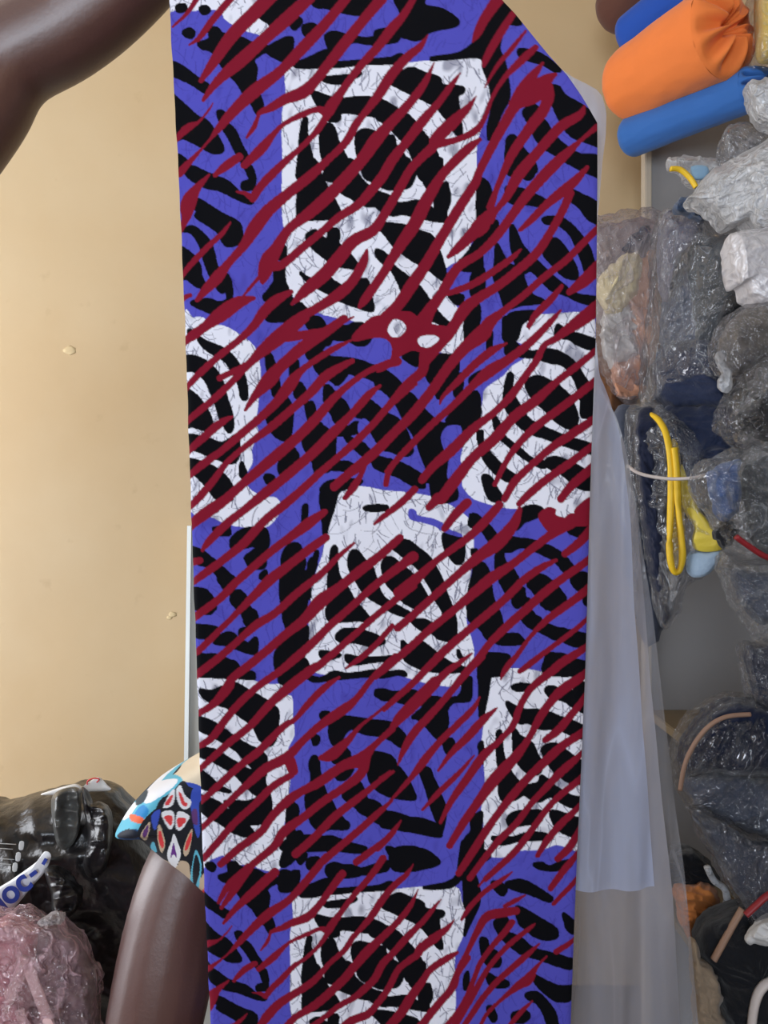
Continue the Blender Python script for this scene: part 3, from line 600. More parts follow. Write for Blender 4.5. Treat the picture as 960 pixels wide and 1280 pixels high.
C 560,200 575,180 600,195 610,215 660,225 720,245 770,285 830,310 820,325 740,300 690,270 620,250 570,235
T 310 400 3.3103
X 75,150 90,145 110,190 120,240 125,280 105,275 90,220
X 175,175 195,165 205,210 180,260
X 190,280 215,260 235,300 200,320
X 75,380 110,345 155,330 180,370 170,430 130,470 100,440 80,410
X 130,590 180,540 205,560 190,610 150,650 130,630
X 245,350 265,340 275,380 250,400
X 230,500 290,430 310,440 350,470 360,490 340,540 350,560 320,600 280,640 270,590 240,540
X 270,0 320,35 400,30 440,10 500,30 500,60 470,100 430,80 360,55 330,90 290,130 250,145 245,115 290,80 300,50
X 275,185 310,155 370,155 440,165 510,185 560,205 620,250 635,285 610,310 560,270 510,240 450,225 400,215 370,265 340,240 300,225
X 320,270 350,300 400,340 420,390 400,420 360,420 340,360 315,330
X 440,390 480,340 520,345 570,385 620,410 655,460 668,520 630,545 585,515 540,505 500,460 490,410
X 400,480 450,500 510,545 560,575 640,600 720,640 760,665 690,665 610,630 540,590 480,560 430,520
X 640,315 675,305 730,370 790,420 830,435 800,470 810,520 830,560 825,640 790,700 760,650 740,590 715,510 680,440 700,410 650,360
X 830,410 860,340 920,300 955,310 955,390 920,430 880,440 850,425
X 730,170 790,140 850,150 860,200 830,250 790,300 760,260 740,230
X 640,150 690,125 715,135 700,180
X 345,615 400,590 440,610 450,625 390,620
X 300,700 330,670 400,660 470,665 430,690 360,690 320,720
X 70,650 90,640 100,665 80,668
X 860,240 890,220 880,300 860,310 855,280
C 800,480 820,440 860,430 885,445 880,490 850,540 850,580 860,640 840,670 825,640 830,570 810,530
C 455,430 475,405 500,420 500,450 525,500 560,540 600,555 580,570 520,545 480,500 455,460
T 580 620 5.565
X 45,130 60,140 110,150 150,200 200,260 190,290 150,260 120,220 60,200
X 380,110 430,75 500,85 520,105 480,150 410,160 370,180 360,220 320,225 330,190
X 205,300 250,285 330,300 430,300 520,325 600,375 680,430 745,480 740,510 690,520 650,470 600,430 520,390 450,360 380,355 320,380 270,390 260,470 230,520 215,490 220,430 250,380 290,340 260,315
X 245,580 290,540 330,505 360,560 375,600 340,640 300,650 265,620
X 330,720 370,660 410,640 420,700 450,720 400,750 360,770
X 440,610 480,560 530,550 580,590 590,620 540,650 500,660 460,640
X 530,740 570,690 620,650 660,660 700,715 660,760 610,790 560,770
X 740,570 790,545 870,570 870,620 800,650 760,620
X 395,830 450,790 490,830 530,855 480,900 430,870
X 520,930 570,895 640,915 700,925 680,970 630,990 570,960
X 690,1000 750,955 870,990 870,1030 780,1040 720,1020
X 30,690 60,560 90,490 130,470 160,520 160,620 180,700 210,760 240,830 260,890 240,940 200,1000 150,980 120,930 60,880 30,840
X 230,1010 290,970 350,960 410,1000 350,1015 280,1025
X 100,1240 130,1140 180,1105 250,1105 310,1135 260,1170 200,1190 170,1270 110,1280
X 560,1200 570,1110 600,1090 680,1110 740,1140 870,1180 870,1240 760,1230 650,1230
X 720,240 770,205 840,205 800,260 770,270
X 830,700 850,680 870,760 835,740
X 65,380 80,370 90,400 70,430
T 350 830 3.5556
X 120,55 180,65 240,35 300,45 420,30 470,40 540,35 560,55 520,50 460,60 380,55 300,60 220,70 150,78
X 425,125 450,115 500,130 560,125 600,125 640,150 700,150 760,165 805,130 815,80 845,60 850,100 840,160 770,170 740,200 745,260 720,310 700,330 660,290 620,250 590,240 640,190 590,180 540,175 470,150
X 180,225 210,215 240,240 300,240 370,250 450,265 500,290 550,320 560,370 530,370 490,340 440,320 380,310 330,290 290,280 270,330 240,350 225,300 215,250
X 145,330 160,320 165,350 150,360
X 235,420 260,365 300,400 310,420 260,435 240,440
X 130,450 145,415 170,440 165,500 190,560 230,620 260,680 300,710 300,725 240,720 200,740 150,720 120,650 115,590 140,540 145,500
X 245,490 270,455 310,450 320,470 290,510 260,515
X 280,580 340,530 370,560 380,590 330,620 300,610
X 380,410 420,395 470,420 520,460 560,510 590,570 600,605 540,605 480,590 430,560 400,520 390,470
X 345,650 380,610 430,620 470,660 540,690 630,695 700,710 720,650 690,580 650,520 620,480 650,470 690,530 715,590 735,650 720,740 700,765 620,755 540,745 470,720 420,690
X 150,790 220,770 300,800 380,820 360,840 280,835 200,820
X 475,820 540,840 630,830 690,860 705,885 650,910 560,930 500,915 490,860
X 205,910 260,895 340,920 440,910 420,935 340,940 250,955 215,945
X 120,880 150,875 160,900 130,910
X 0,930 40,925 80,960 60,1000 0,1010
X 40,640 60,620 75,660 60,740 100,760 95,830 60,870 20,900 0,890 20,820 40,740
X 740,350 760,335 770,370 750,390
X 890,360 905,390 895,440 885,400
X 850,690 890,660 885,740 900,800 870,860 830,900 790,960 740,990 640,1000 760,960 810,880 820,780 850,740
X 890,0 940,0 930,60 910,180 890,240 885,120
X 100,1000 200,960 210,985 140,1010
T 580 1050 5.565
X 290,290 370,265 430,280 500,320 570,370 610,400 590,420 520,390 450,360 380,340 320,320
X 190,290 230,285 290,320 270,370 230,350
X 480,160 530,150 590,180 680,150 740,145 740,180 680,200 600,205 530,190
X 360,455 430,480 510,530 590,580 640,620 640,670 560,680 480,650 420,600 380,560
X 210,560 280,530 300,560 280,620 340,650 400,680 470,740 560,770 660,800 770,850 770,900 660,870 560,830 470,800 400,780 340,740 280,690 240,640
X 480,930 560,970 650,1010 760,1030 760,1110 650,1110 570,1060 500,990
X 110,680 150,680 170,740 220,770 250,830 230,870 170,860 130,800
X 160,920 220,950 300,980 290,1010 220,1010 170,980
X 430,1060 500,1050 560,1100 620,1180 640,1240 650,1330 590,1300 550,1190 500,1120 440,1090
X 340,1200 420,1180 450,1220 400,1260 340,1250
X 160,1150 190,1150 220,1220 200,1250 170,1200
X 690,510 740,550 780,600 780,660 720,620 700,560
X 0,420 0,100 60,60 120,60 180,100 130,140 80,160 70,220 100,330 100,430 60,520 20,600 0,640 20,480
X 0,940 20,900 25,960 10,1010 0,1010
R 800,90,60 700,200,70 600,330,60
R 790,275,55 690,370,50 620,440,40
R 770,700,50 640,770,60
R 360,480,70 300,490,85 160,520,90 90,620,70 20,760,50 -40,880,50 -110,1040,50 -200,1180,50 -280,1290,45
R 330,560,60 280,630,60 200,720,55 110,840,50 60,960,50 0,1110,60 -90,1240,50 -160,1320,50
R 490,570,15 440,610,45 340,690,50 240,790,50 150,900,55 80,1020,60 0,1160,60 -80,1300,60
R 520,710,20 420,800,60 320,890,60 220,980,60 120,1090,60 50,1190,60 -20,1300,50
R 570,800,20 500,870,40 440,960,100 380,1000,80 270,1090,40 150,1200,40 90,1320,40
R 420,370,15 350,410,45 280,450,40
R 330,210,15 240,280,50 140,350,50 40,450,50 -20,540,30
R 230,170,20 160,240,35 100,310,20
R 470,1110,20 400,1180,45 300,1300,45
T 235 630 5.565
X 190,180 230,155 290,155 280,190 240,215
X 300,280 350,230 410,175 500,175 470,220 400,260 340,320
X 405,370 460,320 550,240 545,320 530,370 470,420 430,430
X 10,300 100,320 150,360 210,410 200,440 160,450 110,400 60,370 10,365
X 215,515 260,475 330,525 300,580 260,590 240,560
X 300,660 350,600 400,640 415,680 370,740 340,720
X 500,500 540,460 535,510 515,520
X 20,600 120,590 180,660 150,690 100,720 20,715
X 390,790 450,735 480,780 470,820 420,850
X 190,950 280,890 350,940 320,980 240,970
X 400,1000 470,930 475,1030 430,1020
X 30,840 130,840 210,860 180,890 110,925 30,900
X 360,880 400,865 370,930
X 80,1080 150,1040 220,1055 160,1110 90,1160
X 170,1180 290,1090 350,1130 310,1190 250,1200
X 370,1180 430,1165 460,1190 430,1215
X 650,460 660,360 690,300 740,275 785,320 795,370 790,480 810,520 770,560 700,600 650,660 640,580
X 665,770 770,680 780,770 700,860
X 600,1100 620,1010 700,940 820,850 825,950 800,1060 700,1120 620,1130
X 640,1190 790,1080 830,1140 740,1210 680,1250 640,1240
X 860,410 890,330 900,350 880,420 850,500 845,600 840,660 830,620 840,520
X 800,20 825,10 820,90 795,130
'''
PX0, PX1, PY0, PY1, SS = 190, 775, -20, 1345, 2
GW, GH = (PX1 - PX0) * SS, (PY1 - PY0) * SS
cls = np.zeros((GH, GW), np.uint8)                       # 0 blue 1 white 2 black 3 red

def fill_poly(a, pts, val):
    q = cr(pts, 5, True); x = (q[:, 0] - PX0) * SS; y = (q[:, 1] - PY0) * SS
    x0, x1 = max(0, int(x.min())), min(GW, int(x.max()) + 2); y0, y1 = max(0, int(y.min())), min(GH, int(y.max()) + 2)
    if x1 <= x0 or y1 <= y0: return
    gx = np.arange(x0, x1) + 0.5; X2, Y2 = np.roll(x, -1), np.roll(y, -1)
    for r in range(y0, y1):
        yy = r + 0.5; m = (y <= yy) != (Y2 <= yy)
        if not m.any(): continue
        xi = np.sort(x[m] + (yy - y[m]) * (X2[m] - x[m]) / (Y2[m] - y[m]))
        ins = (np.searchsorted(xi, gx) & 1) == 1
        a[r, x0:x1][ins] = val
def fill_stroke(a, pts, val):
    q = cr(pts, 5); x = (q[:, 0] - PX0) * SS; y = (q[:, 1] - PY0) * SS; w_ = np.maximum(q[:, 2] * np.interp(q[:, 1], (500, 1000), (0.86, 0.74)), 1.6) * SS / 2
    for i in range(len(q) - 1):
        R_ = max(w_[i], w_[i + 1]) + 1
        x0, x1 = int(max(0, min(x[i], x[i + 1]) - R_)), int(min(GW, max(x[i], x[i + 1]) + R_ + 1))
        y0, y1 = int(max(0, min(y[i], y[i + 1]) - R_)), int(min(GH, max(y[i], y[i + 1]) + R_ + 1))
        if x1 <= x0 or y1 <= y0: continue
        gx, gy = np.meshgrid(np.arange(x0, x1) + 0.5, np.arange(y0, y1) + 0.5)
        dx, dy = x[i + 1] - x[i], y[i + 1] - y[i]; L2 = dx * dx + dy * dy + 1e-9
        t = np.clip(((gx - x[i]) * dx + (gy - y[i]) * dy) / L2, 0, 1)
        dd = np.hypot(gx - x[i] - t * dx, gy - y[i] - t * dy)
        a[y0:y1, x0:x1][dd < w_[i] + (w_[i + 1] - w_[i]) * t] = val

REDRAWN = ((378, 605, 598, 862), (328, 400, 578, 612), (590, 642, 748, 850), (362, 838, 600, 1108), (240, 652, 378, 850))   # tiles drawn again with X and C below
shapes = []; ox = oy = 0.0; sc = 1.0
for ln in PRINT.strip().splitlines():
    k, rest = ln.split(None, 1)
    if k == 'T': ox, oy, sc = map(float, rest.split()); continue
    pts = [tuple(map(float, p.split(','))) for p in rest.split()]
    pts = [(ox + p[0] / sc, oy + p[1] / sc) + ((p[2] / sc,) if len(p) > 2 else ()) for p in pts]
    if k in 'KB':
        mcx = sum(q[0] for q in pts) / len(pts); mcy = sum(q[1] for q in pts) / len(pts)
        if any(a <= mcx <= c and b <= mcy <= d and (k == 'B' or i_ == 0) for i_, (a, b, c, d) in enumerate(REDRAWN)): continue
    shapes.append((k, pts))
# the print repeats down the cloth: the first rows come again below, foreshortened
def rep(p):
    dd = p[1] - 84.6
    q = (366 + 0.845 * (p[0] - 357), 1120 + 0.845 * dd - 0.00078 * dd * dd * (1 if dd < 130 else 0.6))
    return q + ((p[2] * 0.84,) if len(p) > 2 else ())
again = []
for k, pts in shapes:
    my = min(p[1] for p in pts); mx_ = max(p[0] for p in pts); cy = sum(p[1] for p in pts) / len(pts)
    if my < 300 and (mx_ < 616 or (k == 'R' and pts[-1][0] < 540 and my < 200)) and (cy > 30 or k == 'W') and not (k != 'R' and cy > 330 and k != 'W'):
        if k == 'R' and my < 30: pts = [p for p in pts if p[1] > 28]
        if k == 'R': pts = [p for p in pts if rep(p)[0] < 585]
        if len(pts) > 2: again.append((k, [rep(p) for p in pts]))
CODE = {'W': 1, 'K': 2, 'B': 0}
allsh = again + shapes
for kk in ('W', 'K', 'B'):
    for k, pts in allsh:
        if k == kk and not (k == 'W' and len(pts) <= 6): fill_poly(cls, pts, CODE[k])
# the black resist lines spread a little
def spread(a, n):
    m = a == 2
    for i in range(n):
        q = m.copy()
        for ax in (0, 1):
            for sh_ in (1, -1): q |= np.roll(m, sh_, ax)
        if i % 2:
            for s0 in (1, -1):
                for s1 in (1, -1): q |= np.roll(np.roll(m, s0, 0), s1, 1)
        m = q
    a[m] = 2
for k, pts in allsh:
    if k == 'X': fill_poly(cls, pts, 2)
spread(cls, 4)
for k, pts in allsh:
    if k in 'BC': fill_poly(cls, pts, 0)
for k, pts in allsh:
    if k == 'R': fill_stroke(cls, pts, 3)
    elif k == 'P': fill_poly(cls, pts, 3)
for k, pts in allsh:
    if k == 'W' and len(pts) <= 6: fill_poly(cls, pts, 1)
# crackle of the wax: fine broken lines inside the white and blue cells
rg = np.random.default_rng(4)
crk = np.zeros((GH, GW), np.float32)
nl = 5600
sx, sy = rg.uniform(0, GW, nl), rg.uniform(0, GH, nl)
dens = rg.uniform(0, 1, nl)
aa = np.where(rg.random(nl) < 0.6, rg.normal(math.pi / 2, 0.45, nl), rg.uniform(0, math.pi, nl))
ln_ = rg.uniform(14, 62, nl); bend = rg.normal(0, 0.014, nl); wd = rg.uniform(0.6, 2.8, nl)
for st in range(90):
    on = st * 0.7 < ln_
    ang_ = aa + bend * st
    sx = sx + np.cos(ang_) * 0.7; sy = sy + np.sin(ang_) * 0.7
    for ddx in (-0.7, 0, 0.7):
        ok = on & ((ddx == 0) | (wd > 0.95))
        ix = (sx[ok] + ddx).astype(int); iy = sy[ok].astype(int)
        g = (ix >= 0) & (ix < GW) & (iy >= 0) & (iy < GH)
        crk[iy[g], ix[g]] = 1
# greyish patches
pat = np.zeros((GH, GW), np.float32); yy, xx = np.mgrid[0:GH, 0:GW].astype(np.float32)
for _ in range(26):
    fx, fy, ph = rg.normal(0, 0.11), rg.normal(0, 0.07), rg.uniform(0, 6.3)
    pat += np.sin(xx * fx + yy * fy + ph)
pat = np.clip(pat / 26 ** 0.5 - 0.72, 0, 1)
INK = np.array([lin((80, 79, 184)), lin((222, 225, 240)), lin((7, 8, 14)), lin((124, 21, 43))], np.float32)
img = INK[cls]
for c_, lc, a_l, a_p in ((0, (58, 50, 140), 0.5, 0.35), (1, (66, 68, 102), 0.8, 0.6)):
    m = (cls == c_)
    f = np.clip(crk * a_l + pat * a_p, 0, 0.85)[..., None]
    img = np.where(m[..., None], img * (1 - f) + np.array(lin(lc), np.float32) * f, img)
# soften by one sample, as ink bleeds in cotton
img = (img + np.roll(img, 1, 0) + np.roll(img, 1, 1) + np.roll(np.roll(img, 1, 0), 1, 1)) / 4
del pat, xx, yy, crk
def print_colour(px, py):
    py = np.where(py < PY0 + 2, py + 1042, py); py = np.where(py > PY1 - 3, py - 1035, py)
    fx = np.clip((px - PX0) * SS, 0, GW - 2); fy = np.clip((py - PY0) * SS, 0, GH - 2)
    return img[fy.astype(int), fx.astype(int)]
# ------------------------------------------------------------------ the room
def boxes(name, bl, mat, kind='structure'):
    bm = bmesh.new()
    for lo, hi in bl:
        r = bmesh.ops.create_cube(bm, size=1)
        for v in r['verts']: v.co = Vector([(lo[i] + hi[i]) / 2 + v.co[i] * (hi[i] - lo[i]) for i in range(3)])
    me = bpy.data.meshes.new(name); bm.to_mesh(me); bm.free()
    o = link(name, me, mat, None, smooth=False)
    if kind: o['kind'] = kind
    return o
XL, XR, YF, YB, ZC = -1.9, 1.0, -1.6, 1.95, 2.75
def wall_mat():
    m, nt, b = new_mat('cream_wall_paint')
    tc = N(nt, 'ShaderNodeTexCoord')
    n1 = N(nt, 'ShaderNodeTexNoise'); n1.inputs['Scale'].default_value = 2.2; n1.inputs['Detail'].default_value = 6
    nt.links.new(tc.outputs['Object'], n1.inputs['Vector'])
    r1 = N(nt, 'ShaderNodeValToRGB'); r1.color_ramp.elements[0].position = 0.35; r1.color_ramp.elements[1].position = 0.7
    r1.color_ramp.elements[0].color = lin((202, 175, 134)) + (1,); r1.color_ramp.elements[1].color = lin((208, 185, 148)) + (1,)
    nt.links.new(n1.outputs['Fac'], r1.inputs[0])
    # scuffs and specks
    n2 = N(nt, 'ShaderNodeTexNoise'); n2.inputs['Scale'].default_value = 17; n2.inputs['Detail'].default_value = 7
    nt.links.new(tc.outputs['Object'], n2.inputs['Vector'])
    r2 = N(nt, 'ShaderNodeValToRGB'); r2.color_ramp.elements[0].position = 0.66; r2.color_ramp.elements[1].position = 0.8
    r2.color_ramp.elements[0].color = (0, 0, 0, 1); r2.color_ramp.elements[1].color = (0.45, 0.45, 0.45, 1)
    nt.links.new(n2.outputs['Fac'], r2.inputs[0])
    mx = N(nt, 'ShaderNodeMix', data_type='RGBA'); mx.inputs[7].default_value = lin((178, 150, 112)) + (1,)
    nt.links.new(r2.outputs[0], mx.inputs[0]); nt.links.new(r1.outputs[0], mx.inputs[6])
    nt.links.new(mx.outputs[2], b.inputs['Base Color']); b.inputs['Roughness'].default_value = 0.55
    bp = N(nt, 'ShaderNodeBump'); bp.inputs['Strength'].default_value = 0.15; bp.inputs['Distance'].default_value = 0.01
    n3 = N(nt, 'ShaderNodeTexNoise'); n3.inputs['Scale'].default_value = 9; n3.inputs['Detail'].default_value = 5
    nt.links.new(tc.outputs['Object'], n3.inputs['Vector'])
    nt.links.new(n3.outputs['Fac'], bp.inputs['Height']); nt.links.new(bp.outputs['Normal'], b.inputs['Normal'])
    MATS['wall'] = m; return m
WALL = wall_mat()
struct('floor', (XL - .1, YF - .1, -.1), (XR + .1, YB + .1, 0), plain('grey_cement_floor', (128, 120, 112), 0.7, 0.3, 0.2))
struct('ceiling', (XL - .1, YF - .1, ZC), (XR + .1, YB + .1, ZC + .1), plain('white_ceiling', (225, 222, 215), 0.9, 0.2))
struct('wall_back', (XL - .1, YB, 0), (XR + .1, YB + .1, ZC), WALL)
struct('wall_right', (XR, YF, 0), (XR + .1, YB, ZC), WALL)
wy0, wy1, wz0, wz1 = 0.74, 1.66, 0.0, 2.1
boxes('wall_left', [((XL - .1, YF, wz1), (XL, YB, ZC)),
                    ((XL - .1, YF, wz0), (XL, wy0, wz1)), ((XL - .1, wy1, wz0), (XL, YB, wz1))], WALL)
dx0, dx1, dz0, dz1 = -1.25, -0.05, 0.95, 2.15
boxes('wall_front', [((XL - .1, YF - .1, 0), (dx0, YF, ZC)), ((dx1, YF - .1, 0), (XR + .1, YF, ZC)),
                     ((dx0, YF - .1, dz1), (dx1, YF, ZC)), ((dx0, YF - .1, 0), (dx1, YF, dz0))], WALL)
TRIM = plain('white_trim', (225, 228, 228), 0.4)
boxes('door_1', [((XL - .06, wy0, wz0), (XL - .02, wy0 + .04, wz1)), ((XL - .06, wy1 - .04, wz0), (XL - .02, wy1, wz1)),
                   ((XL - .06, wy0, wz1 - .04), (XL - .02, wy1, wz1))], TRIM)
boxes('window_1', [((dx0 - .05, YF - .02, dz0), (dx0, YF + .02, dz1)), ((dx1, YF - .02, dz0), (dx1 + .05, YF + .02, dz1)),
                 ((dx0 - .05, YF - .02, dz1), (dx1 + .05, YF + .02, dz1 + .05))], TRIM)
# small plaster knocks on the wall
for (a, b_, r_) in ((88, 438, 9), (216, 768, 6), (212, 772, 4)):
    c = P(a, b_, YB); bm = bmesh.new(); bmesh.ops.create_icosphere(bm, subdivisions=2, radius=1)
    for v in bm.verts:
        k = 1 + 0.4 * mnoise.noise(v.co * 1.7 + Vector((a, b_, 0)))
        v.co = Vector((v.co.x * r_ * .0019 * k, v.co.y * .0022, v.co.z * r_ * .0013 * k)) + c
    me = bpy.data.meshes.new('plaster_chip'); bm.to_mesh(me); bm.free()
    link('plaster_chip', me, plain('old_plaster', (214, 192, 150), 0.9), bpy.data.objects['wall_back'])

# pale board leaning on the wall behind the cloth
lb = thing('leaning_board', 'pale board with a white edge strip leaning on the cream wall', 'board', loc=(0, 0, 0))
q0, q1 = P(236.5, 657, 1.92), P(228, 1290, 1.80)
def slab(name, x_off0, x_off1, th, mat, par):
    vs = []
    for q in (q0, q1):
        for xo in (x_off0, x_off1):
            for t in (0, th): vs.append((q.x + xo, q.y - t, q.z))
    fs = [(0, 1, 3, 2), (4, 6, 7, 5), (0, 4, 5, 1), (2, 3, 7, 6), (0, 2, 6, 4), (1, 5, 7, 3)]
    return link(name, mesh(name, vs, fs), mat, par, smooth=False)
q1 = q0 + (q1 - q0) * (q0.z / (q0.z - q1.z))
slab('edge_strip', 0.0, 0.010, .02, plain('white_plastic_strip', (240, 246, 246), 0.35), lb)
slab('panel', 0.010, .62, .012, plain('silvery_panel', (176, 176, 170), 0.3, 0.6), lb)

# ------------------------------------------------------------------ shelving along the right wall
SH = thing('shelf_unit', 'grey painted open shelf unit along the right wall', 'shelf')
GREY = plain('grey_shelf_board', (150, 148, 148), 0.6, 0.3, 0.05)
EDGE = plain('pale_shelf_edge', (186, 174, 156), 0.6)
sx0 = 0.592
def part(name, lo, hi, mat, par): return link(name, box_mesh(name, lo, hi, 0.002), mat, par, smooth=False)
part('end_panel', (sx0 + .015, 1.75, 0), (XR - .005, 1.77, CAMH + .96), GREY, SH)
part('edge_strip', (sx0, 1.742, 0), (sx0 + .015, 1.772, CAMH + .96), EDGE, SH)
part('end_panel', (sx0 + .015, .55, 0), (XR - .005, .57, CAMH + .82), GREY, SH)
BRB = plain('brown_shelf_board', (120, 104, 80), 0.7)
part('top_board', (.80, .57, CAMH + .80), (XR - .02, 1.75, CAMH + .82), GREY, SH)
for z, x0_, x1_, m_ in ((-.17, .80, .80, GREY), (-.47, .60, .78, BRB), (-.86, .60, .76, BRB)):
    if x0_ < x1_: part('shelf_board', (x0_, 1.42, CAMH + z), (x1_, 1.75, CAMH + z + .02), m_, SH)
    part('shelf_board', (x1_, .57, CAMH + z), (XR - .02, 1.75, CAMH + z + .02), m_, SH)
part('back_panel', (XR - .02, .57, 0), (XR - .005, 1.75, CAMH + .83), GREY, SH)

# ------------------------------------------------------------------ the hanging printed cloth
LY = np.array([(-260, 200), (-60, 208), (0, 211), (100, 216), (220, 222.5), (420, 231.5), (620, 239), (840, 247), (1060, 253), (1280, 262), (1345, 264)], float)
RY = np.array([(-260, 400), (-190, 470), (-100, 548), (-40, 600), (0, 630), (15, 644), (39, 663), (69, 687), (94, 709), (121, 727), (154, 746.3), (200, 746.6),
               (420, 745.5), (620, 738.5), (840, 732), (1060, 722.5), (1280, 714), (1345, 711)], float)
def cloth_depth(py): return 1.0 / np.interp(py, (150, 1270), (1 / .74, 1 / .865)) if np.isscalar(py) else 1.0 / (1 / .74 + (py - 150) * ((1 / .865 - 1 / .74) / 1120))
def cloth_sheet(name, y0, y1, step, ncol, off, inset, mat, parent=None, ripple=1.0):
    ys = np.arange(y0, y1 + 0.01, step); nr_ = len(ys)
    l = np.interp(ys, LY[:, 0], LY[:, 1]) + inset; r = np.interp(ys, RY[:, 0], RY[:, 1]) - inset * 1.5
    l += 0.5 * np.sin(ys / 11.0) * (inset == 0) * np.sin(ys / 37.0)
    u = np.linspace(0, 1, ncol)
    PX = l[:, None] + (r - l)[:, None] * u[None, :]; PY = np.repeat(ys[:, None], ncol, 1)
    D = 1.0 / (1 / .74 + (PY - 150) * ((1 / .865 - 1 / .74) / 1120))
    X = (PX - 480) / F * D; Z = CAMH + (640 - PY) / F * D
    grow = np.clip((PY + 260) / 700, 0.2, 1)
    rip = 0.0035 * np.sin(PX / 78 + PY / 800 + 0.8) + 0.002 * np.sin(PX / 31 + PY / 260) + 0.0012 * np.sin(PX / 15 - PY / 140)
    rip += 0.004 * np.sin((PX - 430) / 60) * np.clip((150 - PY) / 300, 0, 1)
    # the selvedges curl back a little, the folded corner too
    e = np.minimum(PX - l[:, None], r[:, None] - PX)
    rip += 0.004 * np.exp(-e / 5.0)
    Y = D + rip * ripple * grow + off
    V = np.stack([X, Y, Z], -1).reshape(-1, 3)
    idx = np.arange(nr_ * ncol).reshape(nr_, ncol)
    Q = np.stack([idx[:-1, :-1], idx[1:, :-1], idx[1:, 1:], idx[:-1, 1:]], -1).reshape(-1, 4)
    me = bpy.data.meshes.new(name)
    me.vertices.add(len(V)); me.vertices.foreach_set('co', V.astype(np.float32).ravel())
    me.loops.add(Q.size); me.loops.foreach_set('vertex_index', Q.astype(np.int32).ravel())
    me.polygons.add(len(Q)); me.polygons.foreach_set('loop_start', np.arange(0, Q.size, 4, dtype=np.int32))
    me.polygons.foreach_set('use_smooth', np.ones(len(Q), bool))
    me.update(calc_edges=True)
    at = me.color_attributes.new('print', 'FLOAT_COLOR', 'POINT')
    col = print_colour(PX.ravel(), PY.ravel())
    at.data.foreach_set('color', np.concatenate([col, np.ones((len(col), 1), np.float32)], 1).astype(np.float32).ravel())
    return link(name, me, mat, parent, smooth=False)
WAX = attr_mat('wax_print_cotton', 0.85, 0.10, 0.05, 1200)
cloth = thing('printed_cloth', 'long hanging wax print cloth in purple, black and white with dark red diagonal streaks', 'cloth')
cloth_sheet('front_layer', -250, 1340, 1.1, 478, 0.0, 0.0, WAX, cloth)
cloth_sheet('back_layer', -250, 1343, 5, 100, 0.009, 1.5, WAX, cloth)

# milky plastic sheet hanging behind the cloth
sheet = thing('plastic_sheet', 'long milky plastic sheet hanging behind the printed cloth', 'plastic sheet')
def hang(name, rights, left, off, mat, par, ph, ampl):
    ra = np.array(rights, float); ys = np.arange(ra[0, 0], ra[-1, 0] + 1, 8.0); R_ = np.interp(ys, ra[:, 0], ra[:, 1])
    nc = 70; vs = []; fs = []
    for i, y in enumerate(ys):
        lf = min(left, R_[i] - 60)
        pd = 1.0 / (1 / .74 + (y - 150) * ((1 / .865 - 1 / .74) / 1120)) + off
        k = max(.15, min(1, (y - 100) / 500 + .25))
        for j in range(nc):
            px = lf + (R_[i] - lf) * j / (nc - 1)
            q = P(px, y, pd)
            q.y += ampl * k * (math.sin(px / 9.5 + ph + y / 420) + .7 * math.sin(px / 23 + ph * 2 - y / 300) + 0.5 * mnoise.noise((px / 14, y / 90, ph)))
            vs.append(q)
    n = len(ys)
    for i in range(n - 1):
        for j in range(nc - 1): fs.append((i * nc + j, (i + 1) * nc + j, (i + 1) * nc + j + 1, i * nc + j + 1))
    return link(name, mesh(name, vs, fs), mat, par)
MILK = film('milky_film', (192, 203, 234), 0.80, 0.3, 0.05, 14, (1, 1, .12), 0.10, 0.04)
CLEARSHEET = film('clear_sheet_film', (176, 178, 188), 0.36, 0.25, 0.15, 20, (1, 1, .15), 0.3, 0.05)
hang('inner_layer', [(-240, 385), (-190, 440), (-100, 525), (0, 612), (39, 648), (69, 672), (94, 712), (108, 742), (118, 752), (140, 758), (170, 757), (200, 753), (250, 749), (300, 744), (400, 742), (470, 748), (500, 764), (540, 777), (580, 783),
     (650, 789), (760, 793), (900, 803), (1000, 812), (1112, 821)], 600, .022, MILK, sheet, .4, .0045)
hang('outer_layer', [(-240, 385), (-190, 440), (-100, 525), (0, 612), (39, 648), (69, 672), (94, 712), (112, 738), (140, 750), (170, 752), (200, 749), (250, 747), (300, 742), (400, 740), (480, 748), (540, 772), (600, 783), (650, 794),
     (760, 806), (900, 818), (1000, 826), (1120, 838), (1280, 850), (1346, 852)], 600, .036, film('thin_milky_film', (178, 178, 190), .5, .3, .05, 14, (1, 1, .12), .1, .04), sheet, 2.1, .0045)
hang('loose_layer', [(470, 745), (520, 770), (580, 786), (640, 800), (700, 808), (760, 816), (900, 830), (1000, 845), (1090, 858), (1280, 872), (1346, 876)], 640, .050, CLEARSHEET, sheet, 3.3, .005)

